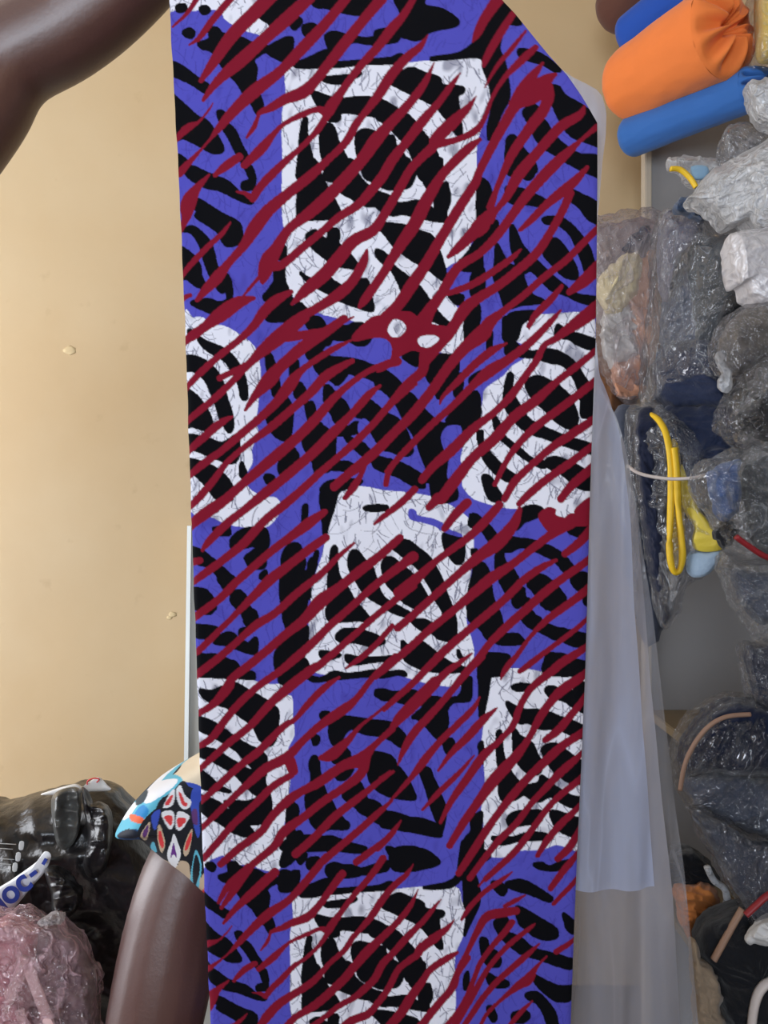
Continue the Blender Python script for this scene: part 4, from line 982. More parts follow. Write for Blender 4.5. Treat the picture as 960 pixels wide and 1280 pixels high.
# ------------------------------------------------------------------ bodies
def apply_mods(o):
    dg = bpy.context.evaluated_depsgraph_get(); dg.update()
    me = bpy.data.meshes.new_from_object(o.evaluated_get(dg)); return me
def skin_mesh(chains, root=0, sub=2):
    """chains: list of lists of (point, radius); the first chain holds the root; equal points are shared"""
    vs, rs, es = [], [], []; key = {}
    def vid(p, r):
        k = tuple(round(c, 4) for c in p)
        if k not in key: key[k] = len(vs); vs.append(tuple(p)); rs.append(r)
        return key[k]
    for ch in chains:
        ids = [vid(p, r) for p, r in ch]
        es += [(a, b) for a, b in zip(ids, ids[1:])]
    me = bpy.data.meshes.new('skeleton'); me.from_pydata(vs, es, []); o = bpy.data.objects.new('skeleton', me); C.objects.link(o)
    o.modifiers.new('skin', 'SKIN'); 
    sk = me.skin_vertices[0].data
    for i, r in enumerate(rs): sk[i].radius = (r, r) if not isinstance(r, tuple) else r; sk[i].use_root = (i == root)
    sb = o.modifiers.new('sub', 'SUBSURF'); sb.levels = sub; sb.render_levels = sub
    out = apply_mods(o); bpy.data.objects.remove(o); return out
def ell(bm, c, r, rot=None, sub=3):
    t = bmesh.ops.create_icosphere(bm, subdivisions=sub, radius=1)
    M = Matrix.Translation(c) @ (rot.to_4x4() if rot else Matrix()) @ Matrix.Diagonal((r[0], r[1], r[2], 1))
    bmesh.ops.transform(bm, matrix=M, verts=t['verts'])
def body(name, chains, ells, voxel, mat, parent=None, smooth_it=6):
    bm = bmesh.new()
    for grp in chains:
        for one in grp:                       # limb by limb; the remesh below welds them into one surface
            me = skin_mesh([one]); b1 = bmesh.new(); b1.from_mesh(me)
            bmesh.ops.recalc_face_normals(b1, faces=b1.faces[:]); b1.to_mesh(me); b1.free(); bm.from_mesh(me)
    for e in ells: ell(bm, *e)
    me = bpy.data.meshes.new(name); bm.to_mesh(me); bm.free()
    o = bpy.data.objects.new(name, me); C.objects.link(o)
    rm = o.modifiers.new('remesh', 'REMESH'); rm.mode = 'VOXEL'; rm.voxel_size = voxel
    sm = o.modifiers.new('smooth', 'SMOOTH'); sm.factor = 0.5; sm.iterations = smooth_it
    out = apply_mods(o); bpy.data.objects.remove(o)
    return link(name, out, mat, parent)
def skin_mat():
    m, nt, b = new_mat('dark_brown_skin')
    tc = N(nt, 'ShaderNodeTexCoord'); n1 = N(nt, 'ShaderNodeTexNoise'); n1.inputs['Scale'].default_value = 9; n1.inputs['Detail'].default_value = 5
    nt.links.new(tc.outputs['Object'], n1.inputs['Vector'])
    mx = N(nt, 'ShaderNodeMix', data_type='RGBA'); mx.inputs[6].default_value = lin((72, 42, 37)) + (1,); mx.inputs[7].default_value = lin((96, 60, 54)) + (1,)
    nt.links.new(n1.outputs['Fac'], mx.inputs[0]); nt.links.new(mx.outputs[2], b.inputs['Base Color'])
    b.inputs['Roughness'].default_value = 0.48; b.inputs['Specular IOR Level'].default_value = 0.9
    b.inputs['Coat Weight'].default_value = 0.35; b.inputs['Coat Roughness'].default_value = 0.45
    n2 = N(nt, 'ShaderNodeTexNoise'); n2.inputs['Scale'].default_value = 260; nt.links.new(tc.outputs['Object'], n2.inputs['Vector'])
    bp = N(nt, 'ShaderNodeBump'); bp.inputs['Strength'].default_value = 0.12; bp.inputs['Distance'].default_value = 0.002
    nt.links.new(n2.outputs['Fac'], bp.inputs['Height']); nt.links.new(bp.outputs['Normal'], b.inputs['Normal'])
    MATS['skin'] = m; return m
SKIN = skin_mat(); HAIR = plain('black_hair', (16, 13, 12), 0.8, 0.2, 0.8, 150)
EYE = plain('eye_white', (205, 200, 190), 0.3); IRIS = plain('dark_iris', (24, 14, 10), 0.2); LIP = plain('lips', (92, 46, 44), 0.5)
def head_parts(c, face, s=1.0):
    """ellipsoids of a head looking along face (unit vector in the floor plane)"""
    z = Vector((0, 0, 1)); f = Vector(face).normalized(); r = f.cross(z)
    R_ = Matrix((r, f, z)).transposed()
    at = lambda a, b, h: Vector(c) + (r * a + f * b + z * h) * s
    E = [(at(0, -.01, .03), (.074 * s, .093 * s, .09 * s), R_), (at(0, .02, -.045), (.058 * s, .068 * s, .068 * s), R_),
         (at(0, .092, -.018), (.016 * s, .017 * s, .013 * s), R_, 2), (at(0, .083, .01), (.009 * s, .012 * s, .026 * s), R_, 2),
         (at(.078, -.01, -.005), (.010 * s, .022 * s, .034 * s), R_, 2), (at(-.078, -.01, -.005), (.010 * s, .022 * s, .034 * s), R_, 2),
         (at(0, .082, -.055), (.026 * s, .013 * s, .007 * s), R_, 2), (at(0, .080, -.067), (.022 * s, .013 * s, .008 * s), R_, 2)]
    return E, at, R_
def face_children(par, at, R_, s=1.0):
    for sd in (-1, 1):
        bm = bmesh.new(); ell(bm, at(.03 * sd, .074, .012), (.014 * s, .010 * s, .009 * s), R_, 2)
        me = bpy.data.meshes.new('eye'); bm.to_mesh(me); bm.free(); e = link('eye', me, EYE, par)
        bm = bmesh.new(); ell(bm, at(.03 * sd, .082, .012), (.006 * s, .004 * s, .006 * s), R_, 2)
        me = bpy.data.meshes.new('iris'); bm.to_mesh(me); bm.free(); link('iris', me, IRIS, e)
    bm = bmesh.new(); ell(bm, at(0, -.03, .062), (.084 * s, .098 * s, .082 * s), R_, 4); ell(bm, at(0, -.10, .10), (.05 * s, .045 * s, .045 * s), R_, 3)
    for v in bm.verts: v.co += (v.co - at(0, -.03, .06)).normalized() * .006 * mnoise.noise(v.co * 55)
    me = bpy.data.meshes.new('hair'); bm.to_mesh(me); bm.free(); link('hair', me, HAIR, par)
V3 = Vector
def fingers(base, dirf, across, normal, curl, r=0.0088, lens=(.072, .08, .075, .06)):
    """four finger chains from the knuckles, bent towards -normal by curl per joint"""
    out = []
    for i, L in enumerate(lens):
        p = base + across * (.0205 * (i - 1.5)); d = dirf.copy(); ch = [(tuple(p - dirf * .03), r * 1.15), (tuple(p), r * 1.15)]
        for j, fr in enumerate((.45, .3, .25)):
            d = (Matrix.Rotation(curl * (.7 if j == 0 else 1), 3, across) @ d).normalized()
            p = p + d * (L * fr); ch.append((tuple(p), r * (1 - .08 * j)))
        out.append(ch)
    return out

# --- the person at the left who holds the cloth up; only the raised arm reaches into the frame
el = P(0, 76, .83); fo1 = P(62, 52, .83); fo2 = P(130, 4, .825); fo3 = P(200, -58, .815); wr = P(262, -128, .80); pm = P(300, -185, .785)
shl = V3((-.57, .76, 1.36)); cxA, cyA = -.76, .70
ch_arm = [((cxA, cyA, 1.08), .125), ((cxA, cyA, 1.28), .115), (tuple(shl), .066), (tuple((shl + el) / 2 + V3((-.005, 0, 0))), .060),
          (tuple(el + V3((-.012, 0, -.035))), .056), (tuple(el), .053), (tuple(fo1), .052), (tuple(fo2), .051), (tuple(fo3), .043), (tuple(wr), .030), (tuple(pm), .034)]
shl2 = V3((-.96, .72, 1.35))
chA = [[((cxA, cyA, .90), .14)] + ch_arm,
       [((cxA, cyA, 1.28), .115), ((cxA - .01, cyA, 1.40), .055), ((cxA + .01, cyA - .01, 1.50), .05)],
       [((cxA, cyA, 1.28), .115), (tuple(shl2), .064), ((-1.02, .74, 1.10), .052), ((-1.02, .70, .86), .042), ((-1.01, .68, .78), .03), ((-1.005, .67, .70), .032)],
       [((cxA, cyA, .90), .14), ((cxA + .09, cyA - .03, .80), .10), ((cxA + .09, cyA - .04, .46), .065), ((cxA + .09, cyA, .09), .042), ((cxA + .13, cyA - .09, .035), .035)],
       [((cxA, cyA, .90), .14), ((cxA - .09, cyA + .03, .80), .10), ((cxA - .09, cyA + .03, .46), .065), ((cxA - .09, cyA + .07, .09), .042), ((cxA - .05, cyA - .02, .035), .035)]]
pa = thing('person', 'person with a bare dark forearm raised to hold up the printed cloth', 'person', loc=(0, 0, 0))
hdA, atA, RA = head_parts((cxA + .02, cyA - .02, 1.60), (.8, -.6, 0))
hand_dir = (pm - wr).normalized(); acr = V3((0.62, -.25, -.1)).cross(hand_dir).normalized()
fg = fingers(pm + hand_dir * .03, hand_dir, acr, None, 0.95)
th = [(tuple(wr + hand_dir * .03), .017), (tuple(pm + V3((.03, -.035, -.005))), .0135), (tuple(pm + V3((.055, -.055, .02))), .0115), (tuple(pm + V3((.065, -.05, .05))), .010)]
body('body', [chA] + [[c_] for c_ in fg] + [[th]], hdA, .0055, SKIN, pa)
face_children(pa, atA, RA)
dressA = [[((cxA, cyA, .90), .16), ((cxA, cyA, 1.08), .142), ((cxA, cyA, 1.27), .128), (tuple(shl + V3((-.03, 0, .005))), .082), (tuple(shl + (el - shl) * .3), .076)],
          [((cxA, cyA, 1.27), .128), (tuple(shl2 + V3((.03, 0, .005))), .08), ((-1.005, .735, 1.2), .07)],
          [((cxA, cyA, .90), .16), ((cxA, cyA, .7), .19), ((cxA, cyA, .5), .2)]]
body('dress', [dressA], [], .012, fabric('plain_green_dress', (70, 96, 88)), pa)

# --- the seated person behind the cloth: shoulder, short printed sleeve and bare upper arm show at its left edge
pb = thing('person', 'seated person behind the printed cloth in a short sleeved colourful patterned dress', 'person')
cxB, dB = -.065, 1.10
sho = P(240, 1052, 1.05); up1 = P(221, 1130, 1.035); up2 = P(206, 1215, 1.02); up3 = P(189, 1300, 1.015); elb = P(172, 1425, 1.02)
zc = CAMH
sho2 = V3((cxB + .17, 1.10, sho.z))
hip = V3((cxB, 1.16, .44)); chest = V3((cxB, 1.11, sho.z - .06))
chB = [[(tuple(hip), .165), ((cxB, 1.14, .6), .14), (tuple(chest), .125), (tuple(sho), .070), (tuple(up1), .067), (tuple(up2), .070), (tuple(up3), .068), (tuple(elb), .05),
        ((elb.x + .03, elb.y - .16, elb.z - .0), .04), ((elb.x + .09, elb.y - .23, elb.z), .029), ((elb.x + .13, elb.y - .27, elb.z - .005), .032)],
       [(tuple(chest), .125), ((cxB, 1.10, sho.z + .08), .058), ((cxB, 1.09, sho.z + .15), .052)],
       [(tuple(chest), .125), (tuple(sho2), .070), ((sho2.x + .02, 1.12, sho2.z - .17), .060), ((sho2.x + .03, 1.10, sho2.z - .33), .048),
        ((sho2.x - .01, .96, .52), .04), ((sho2.x - .05, .95, .46), .03), ((sho2.x - .09, .94, .45), .032)],
       [(tuple(hip), .165), ((cxB - .10, 1.05, .40), .10), ((cxB - .13, .72, .40), .075), ((cxB - .13, .70, .09), .042), ((cxB - .14, .59, .035), .036)],
       [(tuple(hip), .165), ((cxB + .10, 1.05, .40), .10), ((cxB + .13, .72, .40), .075), ((cxB + .13, .70, .09), .042), ((cxB + .14, .59, .035), .036)]]
hdB, atB, RB = head_parts((cxB, 1.08, sho.z + .265), (0, -1, 0))
hpB = V3((elb.x + .13, elb.y - .27, elb.z - .005)); hdirB = V3((.7, -.7, -.05)).normalized()
fgB = fingers(hpB + hdirB * .03, hdirB, V3((-.7, -.7, 0)).normalized(), None, .35)
thB = [(tuple(hpB - hdirB * .02), .016), (tuple(hpB + V3((.03, .02, .02))), .0125), (tuple(hpB + V3((.07, .01, .02))), .010)]
body('body', [chB] + [[c_] for c_ in fgB] + [[thB]], hdB, .0055, SKIN, pb)
face_children(pb, atB, RB)
# printed sleeve: dark panel with red and white petals, turquoise band over the shoulder
SLV = '''
cream 250,945 262,940 262,985 240,985 225,978 212,975 200,982 225,962
turq 143,1045 150,1030 165,1005 195,980 215,968 228,975 215,990 200,1000 190,1020 172,1042 172,1052 150,1054
white 182,985 205,975 222,974 216,984 200,996 186,1004 178,1000
navy 150,1050 150,1040 168,1036 175,1042 172,1054
white 150,1020 165,1004 172,1006 158,1024
dark 172,990 185,988 180,1002 170,1006
black 146,1046 160,1036 172,1040 170,1048
cyan 168,1018 178,1006 186,1014 178,1024
orange 163,1018 178,1022 180,1030 164,1026
blue 230,978 250,982 250,990 238,992
panel 228,976 238,984 255,986 270,990 270,1135 256,1120 238,1102 228,1094 214,1084 200,1072 190,1062 176,1050 172,1040 182,1022 200,1006 214,992
blue 242,985 258,988 258,1000 249,1004 250,1040 246,1046 240,1020 238,1000
plum 240,1014 246,1012 247,1030 241,1028
white 204,1008 212,992 218,986 218,1000 214,1008 206,1010
red 206,1005 214,994 216,996 211,1006
white 222,984 226,982 231,994 239,1001 236,1010 228,1011 222,1002 220,990
red 223,989 227,993 231,1002 234,1004 233,1008 227,1005
white 202,1016 214,1013 218,1020 217,1032 212,1037 206,1028
red 205,1021 212,1019 216,1022 214,1032 209,1028
white 220,1022 224,1014 236,1019 235,1026 226,1038 220,1035
red 221,1024 227,1022 233,1024 228,1032 223,1034
blue 190,1018 200,1012 198,1026 194,1038 190,1030
tan 176,1042 187,1027 187,1036 183,1050 177,1048
plum 178,1042 185,1031 185,1040 181,1047
tan 197,1034 200,1031 206,1050 205,1062 201,1065 197,1050
red 199,1038 202,1042 205,1056 202,1060 198,1048
tan 240,1036 240,1046 236,1066 231,1070 229,1062 234,1046
red 239,1040 239,1050 234,1062 231,1062 233,1052
white 217,1042 222,1052 226,1066 222,1080 216,1088 211,1078 209,1066 214,1052
purple 216,1056 218,1056 221,1072 217,1068 213,1072
tan 200,1074 212,1078 217,1088 226,1076 236,1080 238,1094 244,1106 256,1090 270,1080 270,1135 256,1122 240,1104 224,1092
turq 245,1062 252,1080 250,1100 246,1112 238,1104 240,1082
panel 245,1068 250,1082 247,1102 243,1108 241,1100 241,1084
turq 192,1052 196,1064 192,1066 188,1058
white 224,1089 228,1094 236,1104 240,1111 230,1104 224,1098
red 224,1094 230,1099 238,1110 226,1101
red 250,1116 262,1108 266,1128 254,1124
'''
SC = dict(cream=(222, 206, 180), turq=(92, 176, 200), white=(226, 226, 230), navy=(30, 70, 120), dark=(40, 58, 70), cyan=(40, 130, 190), orange=(222, 100, 62),
          black=(14, 22, 38), blue=(52, 76, 176), panel=(16, 18, 28), plum=(92, 50, 110), red=(214, 60, 64), tan=(190, 168, 142), purple=(100, 44, 130))
def inpoly(pts, q):
    q = cr(q, 4, True); x, y = q[:, 0], q[:, 1]; X2, Y2 = np.roll(x, -1), np.roll(y, -1); r = np.zeros(len(pts), bool)
    for i in range(len(x)):
        if y[i] == Y2[i]: continue
        c_ = (y[i] > pts[:, 1]) != (Y2[i] > pts[:, 1])
        r ^= c_ & (pts[:, 0] < (X2[i] - x[i]) * (pts[:, 1] - y[i]) / (Y2[i] - y[i]) + x[i])
    return r
def sleeve_colour(pix, vs):
    p = pix.copy()
    out_ = (p[:, 0] > 258)                                     # the print repeats over the rest of the dress
    p[out_, 0] = 180 + np.abs(((p[out_, 0] - 180) % 140) - 70)
    low = p[:, 1] > 1090 + (p[:, 0] - 225) * .8
    p[low & out_, 1] = 990 + (p[low & out_, 1] - 990) % 95
    col = np.tile(np.array(lin(SC['panel'])), (len(p), 1))
    col[p[:, 0] < 175] = lin(SC['turq'])
    for l_ in SLV.strip().splitlines():
        k, rest = l_.split(None, 1); q = [tuple(map(float, a.split(','))) for a in rest.split()]
        col[inpoly(p, q)] = lin(SC[k])
    return np.concatenate([col, np.ones((len(col), 1))], 1)
DRESS = attr_mat('colourful_print_cotton', 0.7, 0.3, 0.1, 700)
slv = pillow('sleeve', [(262, 940), (245, 951), (228, 961), (212, 970), (195, 980), (178, 992), (165, 1006), (152, 1026), (144, 1046), (160, 1050), (176, 1050), (190, 1062), (202, 1073),
        (216, 1084), (230, 1095), (244, 1108), (258, 1120), (290, 1140), (330, 1130), (350, 1060), (345, 980), (315, 925)], 1.04, .112, DRESS, pb,
        amp=.002, freq=12, prof=14, na=420, nr=110, smooth_n=4, colour=sleeve_colour, seed=3)
def dress_colour_obj(o):
    me = o.data; n = len(me.vertices); co = np.empty(n * 3, np.float32); me.vertices.foreach_get('co', co); co = co.reshape(-1, 3)
    px = 480 + co[:, 0] / co[:, 1] * F; py = 640 - (co[:, 2] - CAMH) / co[:, 1] * F
    p = np.stack([262 + np.abs(px - 262), py], 1)
    at = me.color_attributes.new('print', 'FLOAT_COLOR', 'POINT'); at.data.foreach_set('color', sleeve_colour(p, co).astype(np.float32).ravel())
drB = [[((cxB, 1.16, .46), .195), ((cxB, 1.14, .62), .165), (tuple(chest), .148), (tuple(sho + (chest - sho) * .3), .088)],
       [(tuple(chest), .148), (tuple(sho2), .088), ((sho2.x + .01, 1.11, sho2.z - .10), .080)],
       [((cxB, 1.16, .46), .195), ((cxB, .97, .40), .13), ((cxB, .78, .38), .115)]]
dr = body('dress', [drB], [], .007, DRESS, pb); dress_colour_obj(dr)
st = thing('stool', 'low wooden stool under the seated person', 'stool')
WOOD = plain('stool_wood', (120, 86, 56), 0.6, 0.3, 0.1)
part('seat', (cxB - .16, 1.04, .20), (cxB + .16, 1.32, .23), WOOD, st)
for a in (-.15, .13):
    for b_ in (1.05, 1.28): part('leg', (cxB + a, b_, 0), (cxB + a + .03, b_ + .03, .20), WOOD, st)
# ------------------------------------------------------------------ fabric rolls on top of the shelf
def roll(name, a, b, r, mat, label, group=None, seed=0, gather=True, ra=None, sag=0.0, squash=1.0):
    """a rolled length of cloth from a (closed, rounded end) to b (gathered end)"""
    a, b = Vector(a), Vector(b); t = (b - a); L = t.length; t.normalize(); up = Vector((0, 0, 1)); s = t.cross(up).normalized(); u = s.cross(t)
    root = thing(name, label, 'fabric roll', group)
    na, nl = 64, 60; vs, fs = [], []
    for i in range(nl + 1):
        f = i / nl; k = f * L
        e0 = min(1, k / (r * .6)); rr = r * math.sqrt(max(0, 1 - (1 - e0) ** 2)) if e0 < 1 else r
        if ra: rr *= ra + (1 - ra) * f
        cen = a + t * k + up * (-sag * (1 - f) ** 2)
        for j in range(na):
            th = 2 * math.pi * j / na
            q = 1 + .03 * mnoise.noise((math.cos(th) * 1.6, math.sin(th) * 1.6 + seed, f * 2.5)) + (.025 * mnoise.noise((math.cos(th) * 5, math.sin(th) * 5, f * 6 + seed)))
            vs.append(cen + (s * math.cos(th) + u * math.sin(th) * squash) * max(rr, .001) * q)
    for i in range(nl):
        for j in range(na): fs.append((i * na + j, i * na + (j + 1) % na, (i + 1) * na + (j + 1) % na, (i + 1) * na + j))
    fs.append(tuple(range(na))[::-1])
    link('rolled_cloth', mesh('rolled_cloth', vs, fs), mat, root)
    # the near end: cloth gathered in deep folds into the core
    vs, fs = [], []; nr_ = 26
    for i in range(nr_ + 1):
        f = 1 - i / nr_
        for j in range(na * 2):
            th = 2 * math.pi * j / (na * 2)
            fold = math.sin(th * 9 + 3 * mnoise.noise((math.cos(th) * 2, math.sin(th) * 2, seed))) * .5 + mnoise.noise((math.cos(th) * 4, math.sin(th) * 4, seed + 5))
            dep = .035 * (1 - f) ** .5 * (1 if gather else .3) - .05 * max(0, .3 - f) / .3
            rad = r * (f ** .9)
            q = b + t * (dep + .022 * fold * math.sin(math.pi * f) * (1 if gather else .3)) + (s * math.cos(th) + u * math.sin(th) * squash) * max(rad, .001)
            vs.append(q)
    m2 = na * 2
    for i in range(nr_):
        for j in range(m2): fs.append((i * m2 + j, i * m2 + (j + 1) % m2, (i + 1) * m2 + (j + 1) % m2, (i + 1) * m2 + j))
    fs.append(tuple(range(nr_ * m2, (nr_ + 1) * m2)))
    link('gathered_end', mesh('gathered_end', vs, fs), mat, root)
    return root
ORANGE = fabric('orange_cloth', (236, 128, 62), 0.8, .06, .12, 30); ROYAL = fabric('royal_blue_cloth', (32, 78, 172), 0.8, .08, .12, 30)
MIDBLUE = fabric('mid_blue_cloth', (52, 104, 176), 0.8, .08, .12, 30); BROWN = fabric('brown_cloth', (92, 58, 48), 0.85, .08, .12, 30)
roll('fabric_roll', P(778, 176, 1.72), P(936, 112, 1.50), .044, MIDBLUE, 'thin mid blue fabric roll under the fat orange roll', seed=2, squash=.95)
roll('fabric_roll', P(768, 118, 1.72), P(902, 40, 1.48), .089, ORANGE, 'fat orange fabric roll with a gathered end lying on the shelf', seed=4, ra=.82)
roll('fabric_roll', P(776, 56, 1.74), P(905, -45, 1.56), .048, ROYAL, 'royal blue fabric roll wedged above the orange roll', seed=7)
roll('fabric_roll', P(756, 30, 1.80), P(860, -85, 1.60), .068, BROWN, 'dark brown fabric roll on top of the blue one', seed=9, ra=.8)

# ------------------------------------------------------------------ bags and garments on the shelf
CLR = film('clear_film', (214, 218, 222), .10, .06, .7, 24, (1, 1, .7), .55, .10)
HAZ = film('hazy_film', (200, 204, 212), .13, .10, .6, 18, (1, 1, .4), .55, .08)
DRK = film('glossy_clear_film', (190, 196, 206), .035, .05, .8, 22, (1, 1, .7), .35, .11)
HZ2 = film('lilac_hazy_film', (206, 200, 208), .20, .12, .5, 18, (1, 1, .4), .5, .07)
WHT = film('white_film', (222, 224, 228), .72, .22, .6, 18, (1, 1, 1), .4, .06)
GRYF = film('grey_film', (150, 152, 162), .18, .07, .8, 24, (1, 1, .6), .4, .12)
def G(name, col): return fabric(name, col, .85, .14, .35, 45)
NAVY = G('navy_cloth', (30, 40, 66)); DGREY = G('dark_grey_cloth', (62, 66, 70)); LILAC = G('grey_lilac_cloth', (108, 106, 122)); CREAM = G('cream_cloth', (226, 212, 170))
PEACH = G('peach_cloth', (222, 176, 150)); SALMON = G('salmon_cloth', (204, 150, 122)); PALE = G('pale_cloth', (206, 204, 202)); BLACKC = G('black_cloth', (22, 23, 28))
BLUEC = G('denim_blue_cloth', (70, 98, 150)); ORNG = G('rust_orange_cloth', (176, 108, 54)); BEIGE = G('beige_cloth', (150, 132, 112)); TAUPE = G('taupe_cloth', (120, 112, 104))
DKNAVY = G('deep_navy_cloth', (20, 28, 52)); SLATE = G('slate_cloth', (78, 84, 100)); BRN = G('brown_shade_cloth', (122, 84, 56))
YEL = plain('yellow_ribbon', (232, 190, 40), 0.45, .4, .1); RED = plain('red_strap', (140, 28, 36), .5); WSTR = plain('white_cord', (210, 198, 192), .5); TANC = plain('tan_cord', (150, 118, 98), .6)
def garment(name, outl, d, th, mat, label, cat='garment', seed=0, ang=.4, amp=.008, freq=17, group=None, **kw):
    o = pillow(name, outl, d, th, mat, None, amp=amp * 1.4, freq=freq, ang=ang, seed=seed, prof=4.0, jag=.007, crumple=True, **kw)
    return tag(o, label, cat, group)
def bag(name, outl, d, th, mat, label, seed=0, ang=.3, amp=.010, freq=15, cat='plastic bag', jag=.007, fine=.0012, prof=3.5, back=1.5, **kw):
    r = thing(name, label, cat)
    pillow('film', outl, d, th, mat, r, amp=amp, freq=freq, ang=ang, seed=seed, jag=jag, fine=fine, prof=prof, na=180, nr=50, crumple=True, stretch=2.2, back=back, **kw)
    return r
# far end: cream and peach clothes in a clear bag
bag('clothes_bag', [(735, 275), (748, 270), (790, 261), (826, 263), (834, 300), (824, 360), (814, 420), (808, 480), (800, 505), (780, 505), (760, 480), (745, 450), (735, 380)], 1.64, .060, HZ2,
    'clear bag of cream and peach clothes beside the printed cloth', seed=1, ang=-.5)
garment('folded_garment', [(746, 356), (762, 332), (786, 316), (800, 322), (802, 350), (790, 380), (768, 392), (754, 384)], 1.625, .03, CREAM, 'pale yellow folded garment in the clear bag', seed=2, ang=-.6)
garment('folded_garment', [(788, 352), (806, 318), (826, 320), (826, 400), (818, 452), (792, 452), (782, 405)], 1.645, .032, PEACH, 'peach folded garment in the clear bag', seed=3)
garment('folded_garment', [(750, 402), (770, 376), (800, 378), (802, 440), (786, 462), (758, 456)], 1.65, .03, PALE, 'pale grey folded garment between the cream and peach ones', seed=4)
garment('folded_garment', [(764, 458), (785, 448), (806, 450), (808, 475), (800, 497), (770, 494)], 1.64, .035, SALMON, 'salmon folded garment at the bottom of the clear bag', seed=5)
garment('folded_garment', [(738, 290), (770, 278), (824, 272), (832, 300), (822, 380), (812, 470), (800, 500), (775, 500), (745, 440), (738, 360)], 1.70, .03, G('dusty_lilac_cloth', (150, 138, 140)), 'dusty lilac garment lining the back of the clear bag', seed=8, ang=-.5)
garment('folded_garment', [(776, 312), (795, 292), (810, 280), (812, 300), (795, 314)], 1.66, .02, NAVY, 'small dark blue folded garment above the pale yellow one', seed=6)
garment('folded_garment', [(735, 420), (748, 400), (762, 420), (770, 460), (780, 500), (770, 540), (745, 520), (735, 480)], 1.68, .03, BRN, 'brown padded shape standing in for the shade beside the edge of the printed cloth', seed=7)  # shade at the cloth edge, built as a brown body
# hazy bag of grey and navy clothes
bag('clothes_bag', [(822, 270), (850, 258), (878, 256), (890, 275), (915, 294), (924, 340), (934, 366), (924, 392), (906, 416), (900, 445), (898, 470), (903, 505), (870, 514), (835, 502), (806, 506),
    (810, 440), (816, 390), (822, 330)], 1.46, .07, HAZ, 'tall hazy bag of grey and navy clothes under the white carrier bag', seed=11, ang=-.35, slope=-.14, amp=.014)
garment('folded_garment', [(866, 302), (890, 296), (915, 297), (926, 345), (928, 372), (912, 402), (898, 440), (872, 436), (858, 385), (860, 330)], 1.45, .05, DGREY, 'dark grey garment in the hazy bag', seed=12, slope=-.14)
garment('folded_garment', [(828, 272), (850, 266), (880, 268), (872, 300), (846, 330), (834, 380), (826, 340)], 1.49, .04, LILAC, 'grey lilac garment at the top of the hazy bag', seed=13, slope=-.14)
garment('folded_garment', [(822, 440), (850, 425), (896, 432), (906, 470), (914, 506), (870, 516), (826, 506)], 1.45, .05, NAVY, 'navy garment at the bottom of the hazy bag', seed=14, slope=-.14)
garment('folded_garment', [(860, 330), (880, 420), (860, 440), (838, 440), (826, 420), (832, 370), (845, 340)], 1.50, .03, SLATE, 'slate grey garment behind the film of the hazy bag', seed=15, slope=-.14)
garment('folded_garment', [(826, 516), (870, 506), (915, 510), (930, 550), (915, 605), (880, 645), (850, 645), (825, 600)], 1.42, .045, NAVY, 'crumpled navy garment under the hazy bag', seed=16, slope=-.12, amp=.014)
garment('folded_garment', [(905, 380), (930, 372), (940, 400), (930, 440), (935, 490), (915, 510), (900, 470)], 1.36, .03, BLACKC, 'black garment in the gap behind the brown bag', seed=17)
garment('folded_garment', [(765, 520), (800, 508), (832, 520), (836, 600), (834, 760), (822, 800), (800, 790), (775, 640)], 1.52, .03, SLATE, 'slate filler sheet added to darken the gap between the plastic sheet and the yellow ribbon', seed=18, ang=-.1)  # added dark filler that keeps the bright wall out of this gap
# top right
bag('carrier_bag', [(858, 250), (876, 230), (890, 212), (925, 196), (960, 176), (1005, 165), (1005, 292), (955, 288), (935, 276), (912, 284), (892, 266), (874, 252)], 1.20, .05, WHT,
    'crumpled white carrier bag above the hazy bag', seed=21, ang=.7, amp=.014, slope=-.1)
pk = bag('plastic_packet', [(834, 206), (848, 193), (890, 197), (922, 204), (892, 216), (872, 236), (858, 228), (848, 214)], 1.36, .015, WHT, 'small white packet with a yellow rim and a light blue patch', seed=22, amp=.005, cat='packet')
pxtube('yellow_rim', [(838, 211), (850, 212), (862, 222), (870, 234)], 1.338, .0042, YEL, pk, flat=1.4)
pillow('blue_patch', [(864, 208), (884, 208), (884, 222), (868, 224)], 1.345, .006, fabric('light_blue_print', (140, 176, 205)), pk, amp=.001, na=32, nr=8)
garment('knotted_cloth', [(842, 258), (850, 247), (866, 246), (878, 260), (888, 274), (872, 272), (852, 264)], 1.40, .02, G('steel_blue_cloth', (66, 82, 108)), 'steel blue knot of cloth between packet and hazy bag', 'cloth', seed=23, freq=40)
bag('plastic_bag', [(898, 182), (908, 162), (928, 154), (950, 165), (975, 180), (965, 200), (930, 204), (905, 198)], 1.30, .03, HAZ, 'small puffed hazy bag above the white carrier bag', seed=24)
bag('carrier_bag', [(935, 106), (955, 97), (1000, 90), (1000, 165), (968, 160), (950, 145), (942, 128)], 1.22, .03, WHT, 'white bag hanging below the yellow bundle', seed=25)
yb = bag('fabric_bundle', [(949, -30), (1000, -40), (1000, 76), (968, 82), (948, 78), (944, 40)], 1.44, .07, CLR, 'yellow fabric bundle wrapped in clear film beside the orange roll', seed=26, cat='fabric')
pillow('wrapped_cloth', [(952, -28), (1000, -36), (1000, 70), (968, 76), (952, 72), (949, 40)], 1.44, .055, fabric('yellow_cloth', (226, 196, 96)), yb, amp=.004)
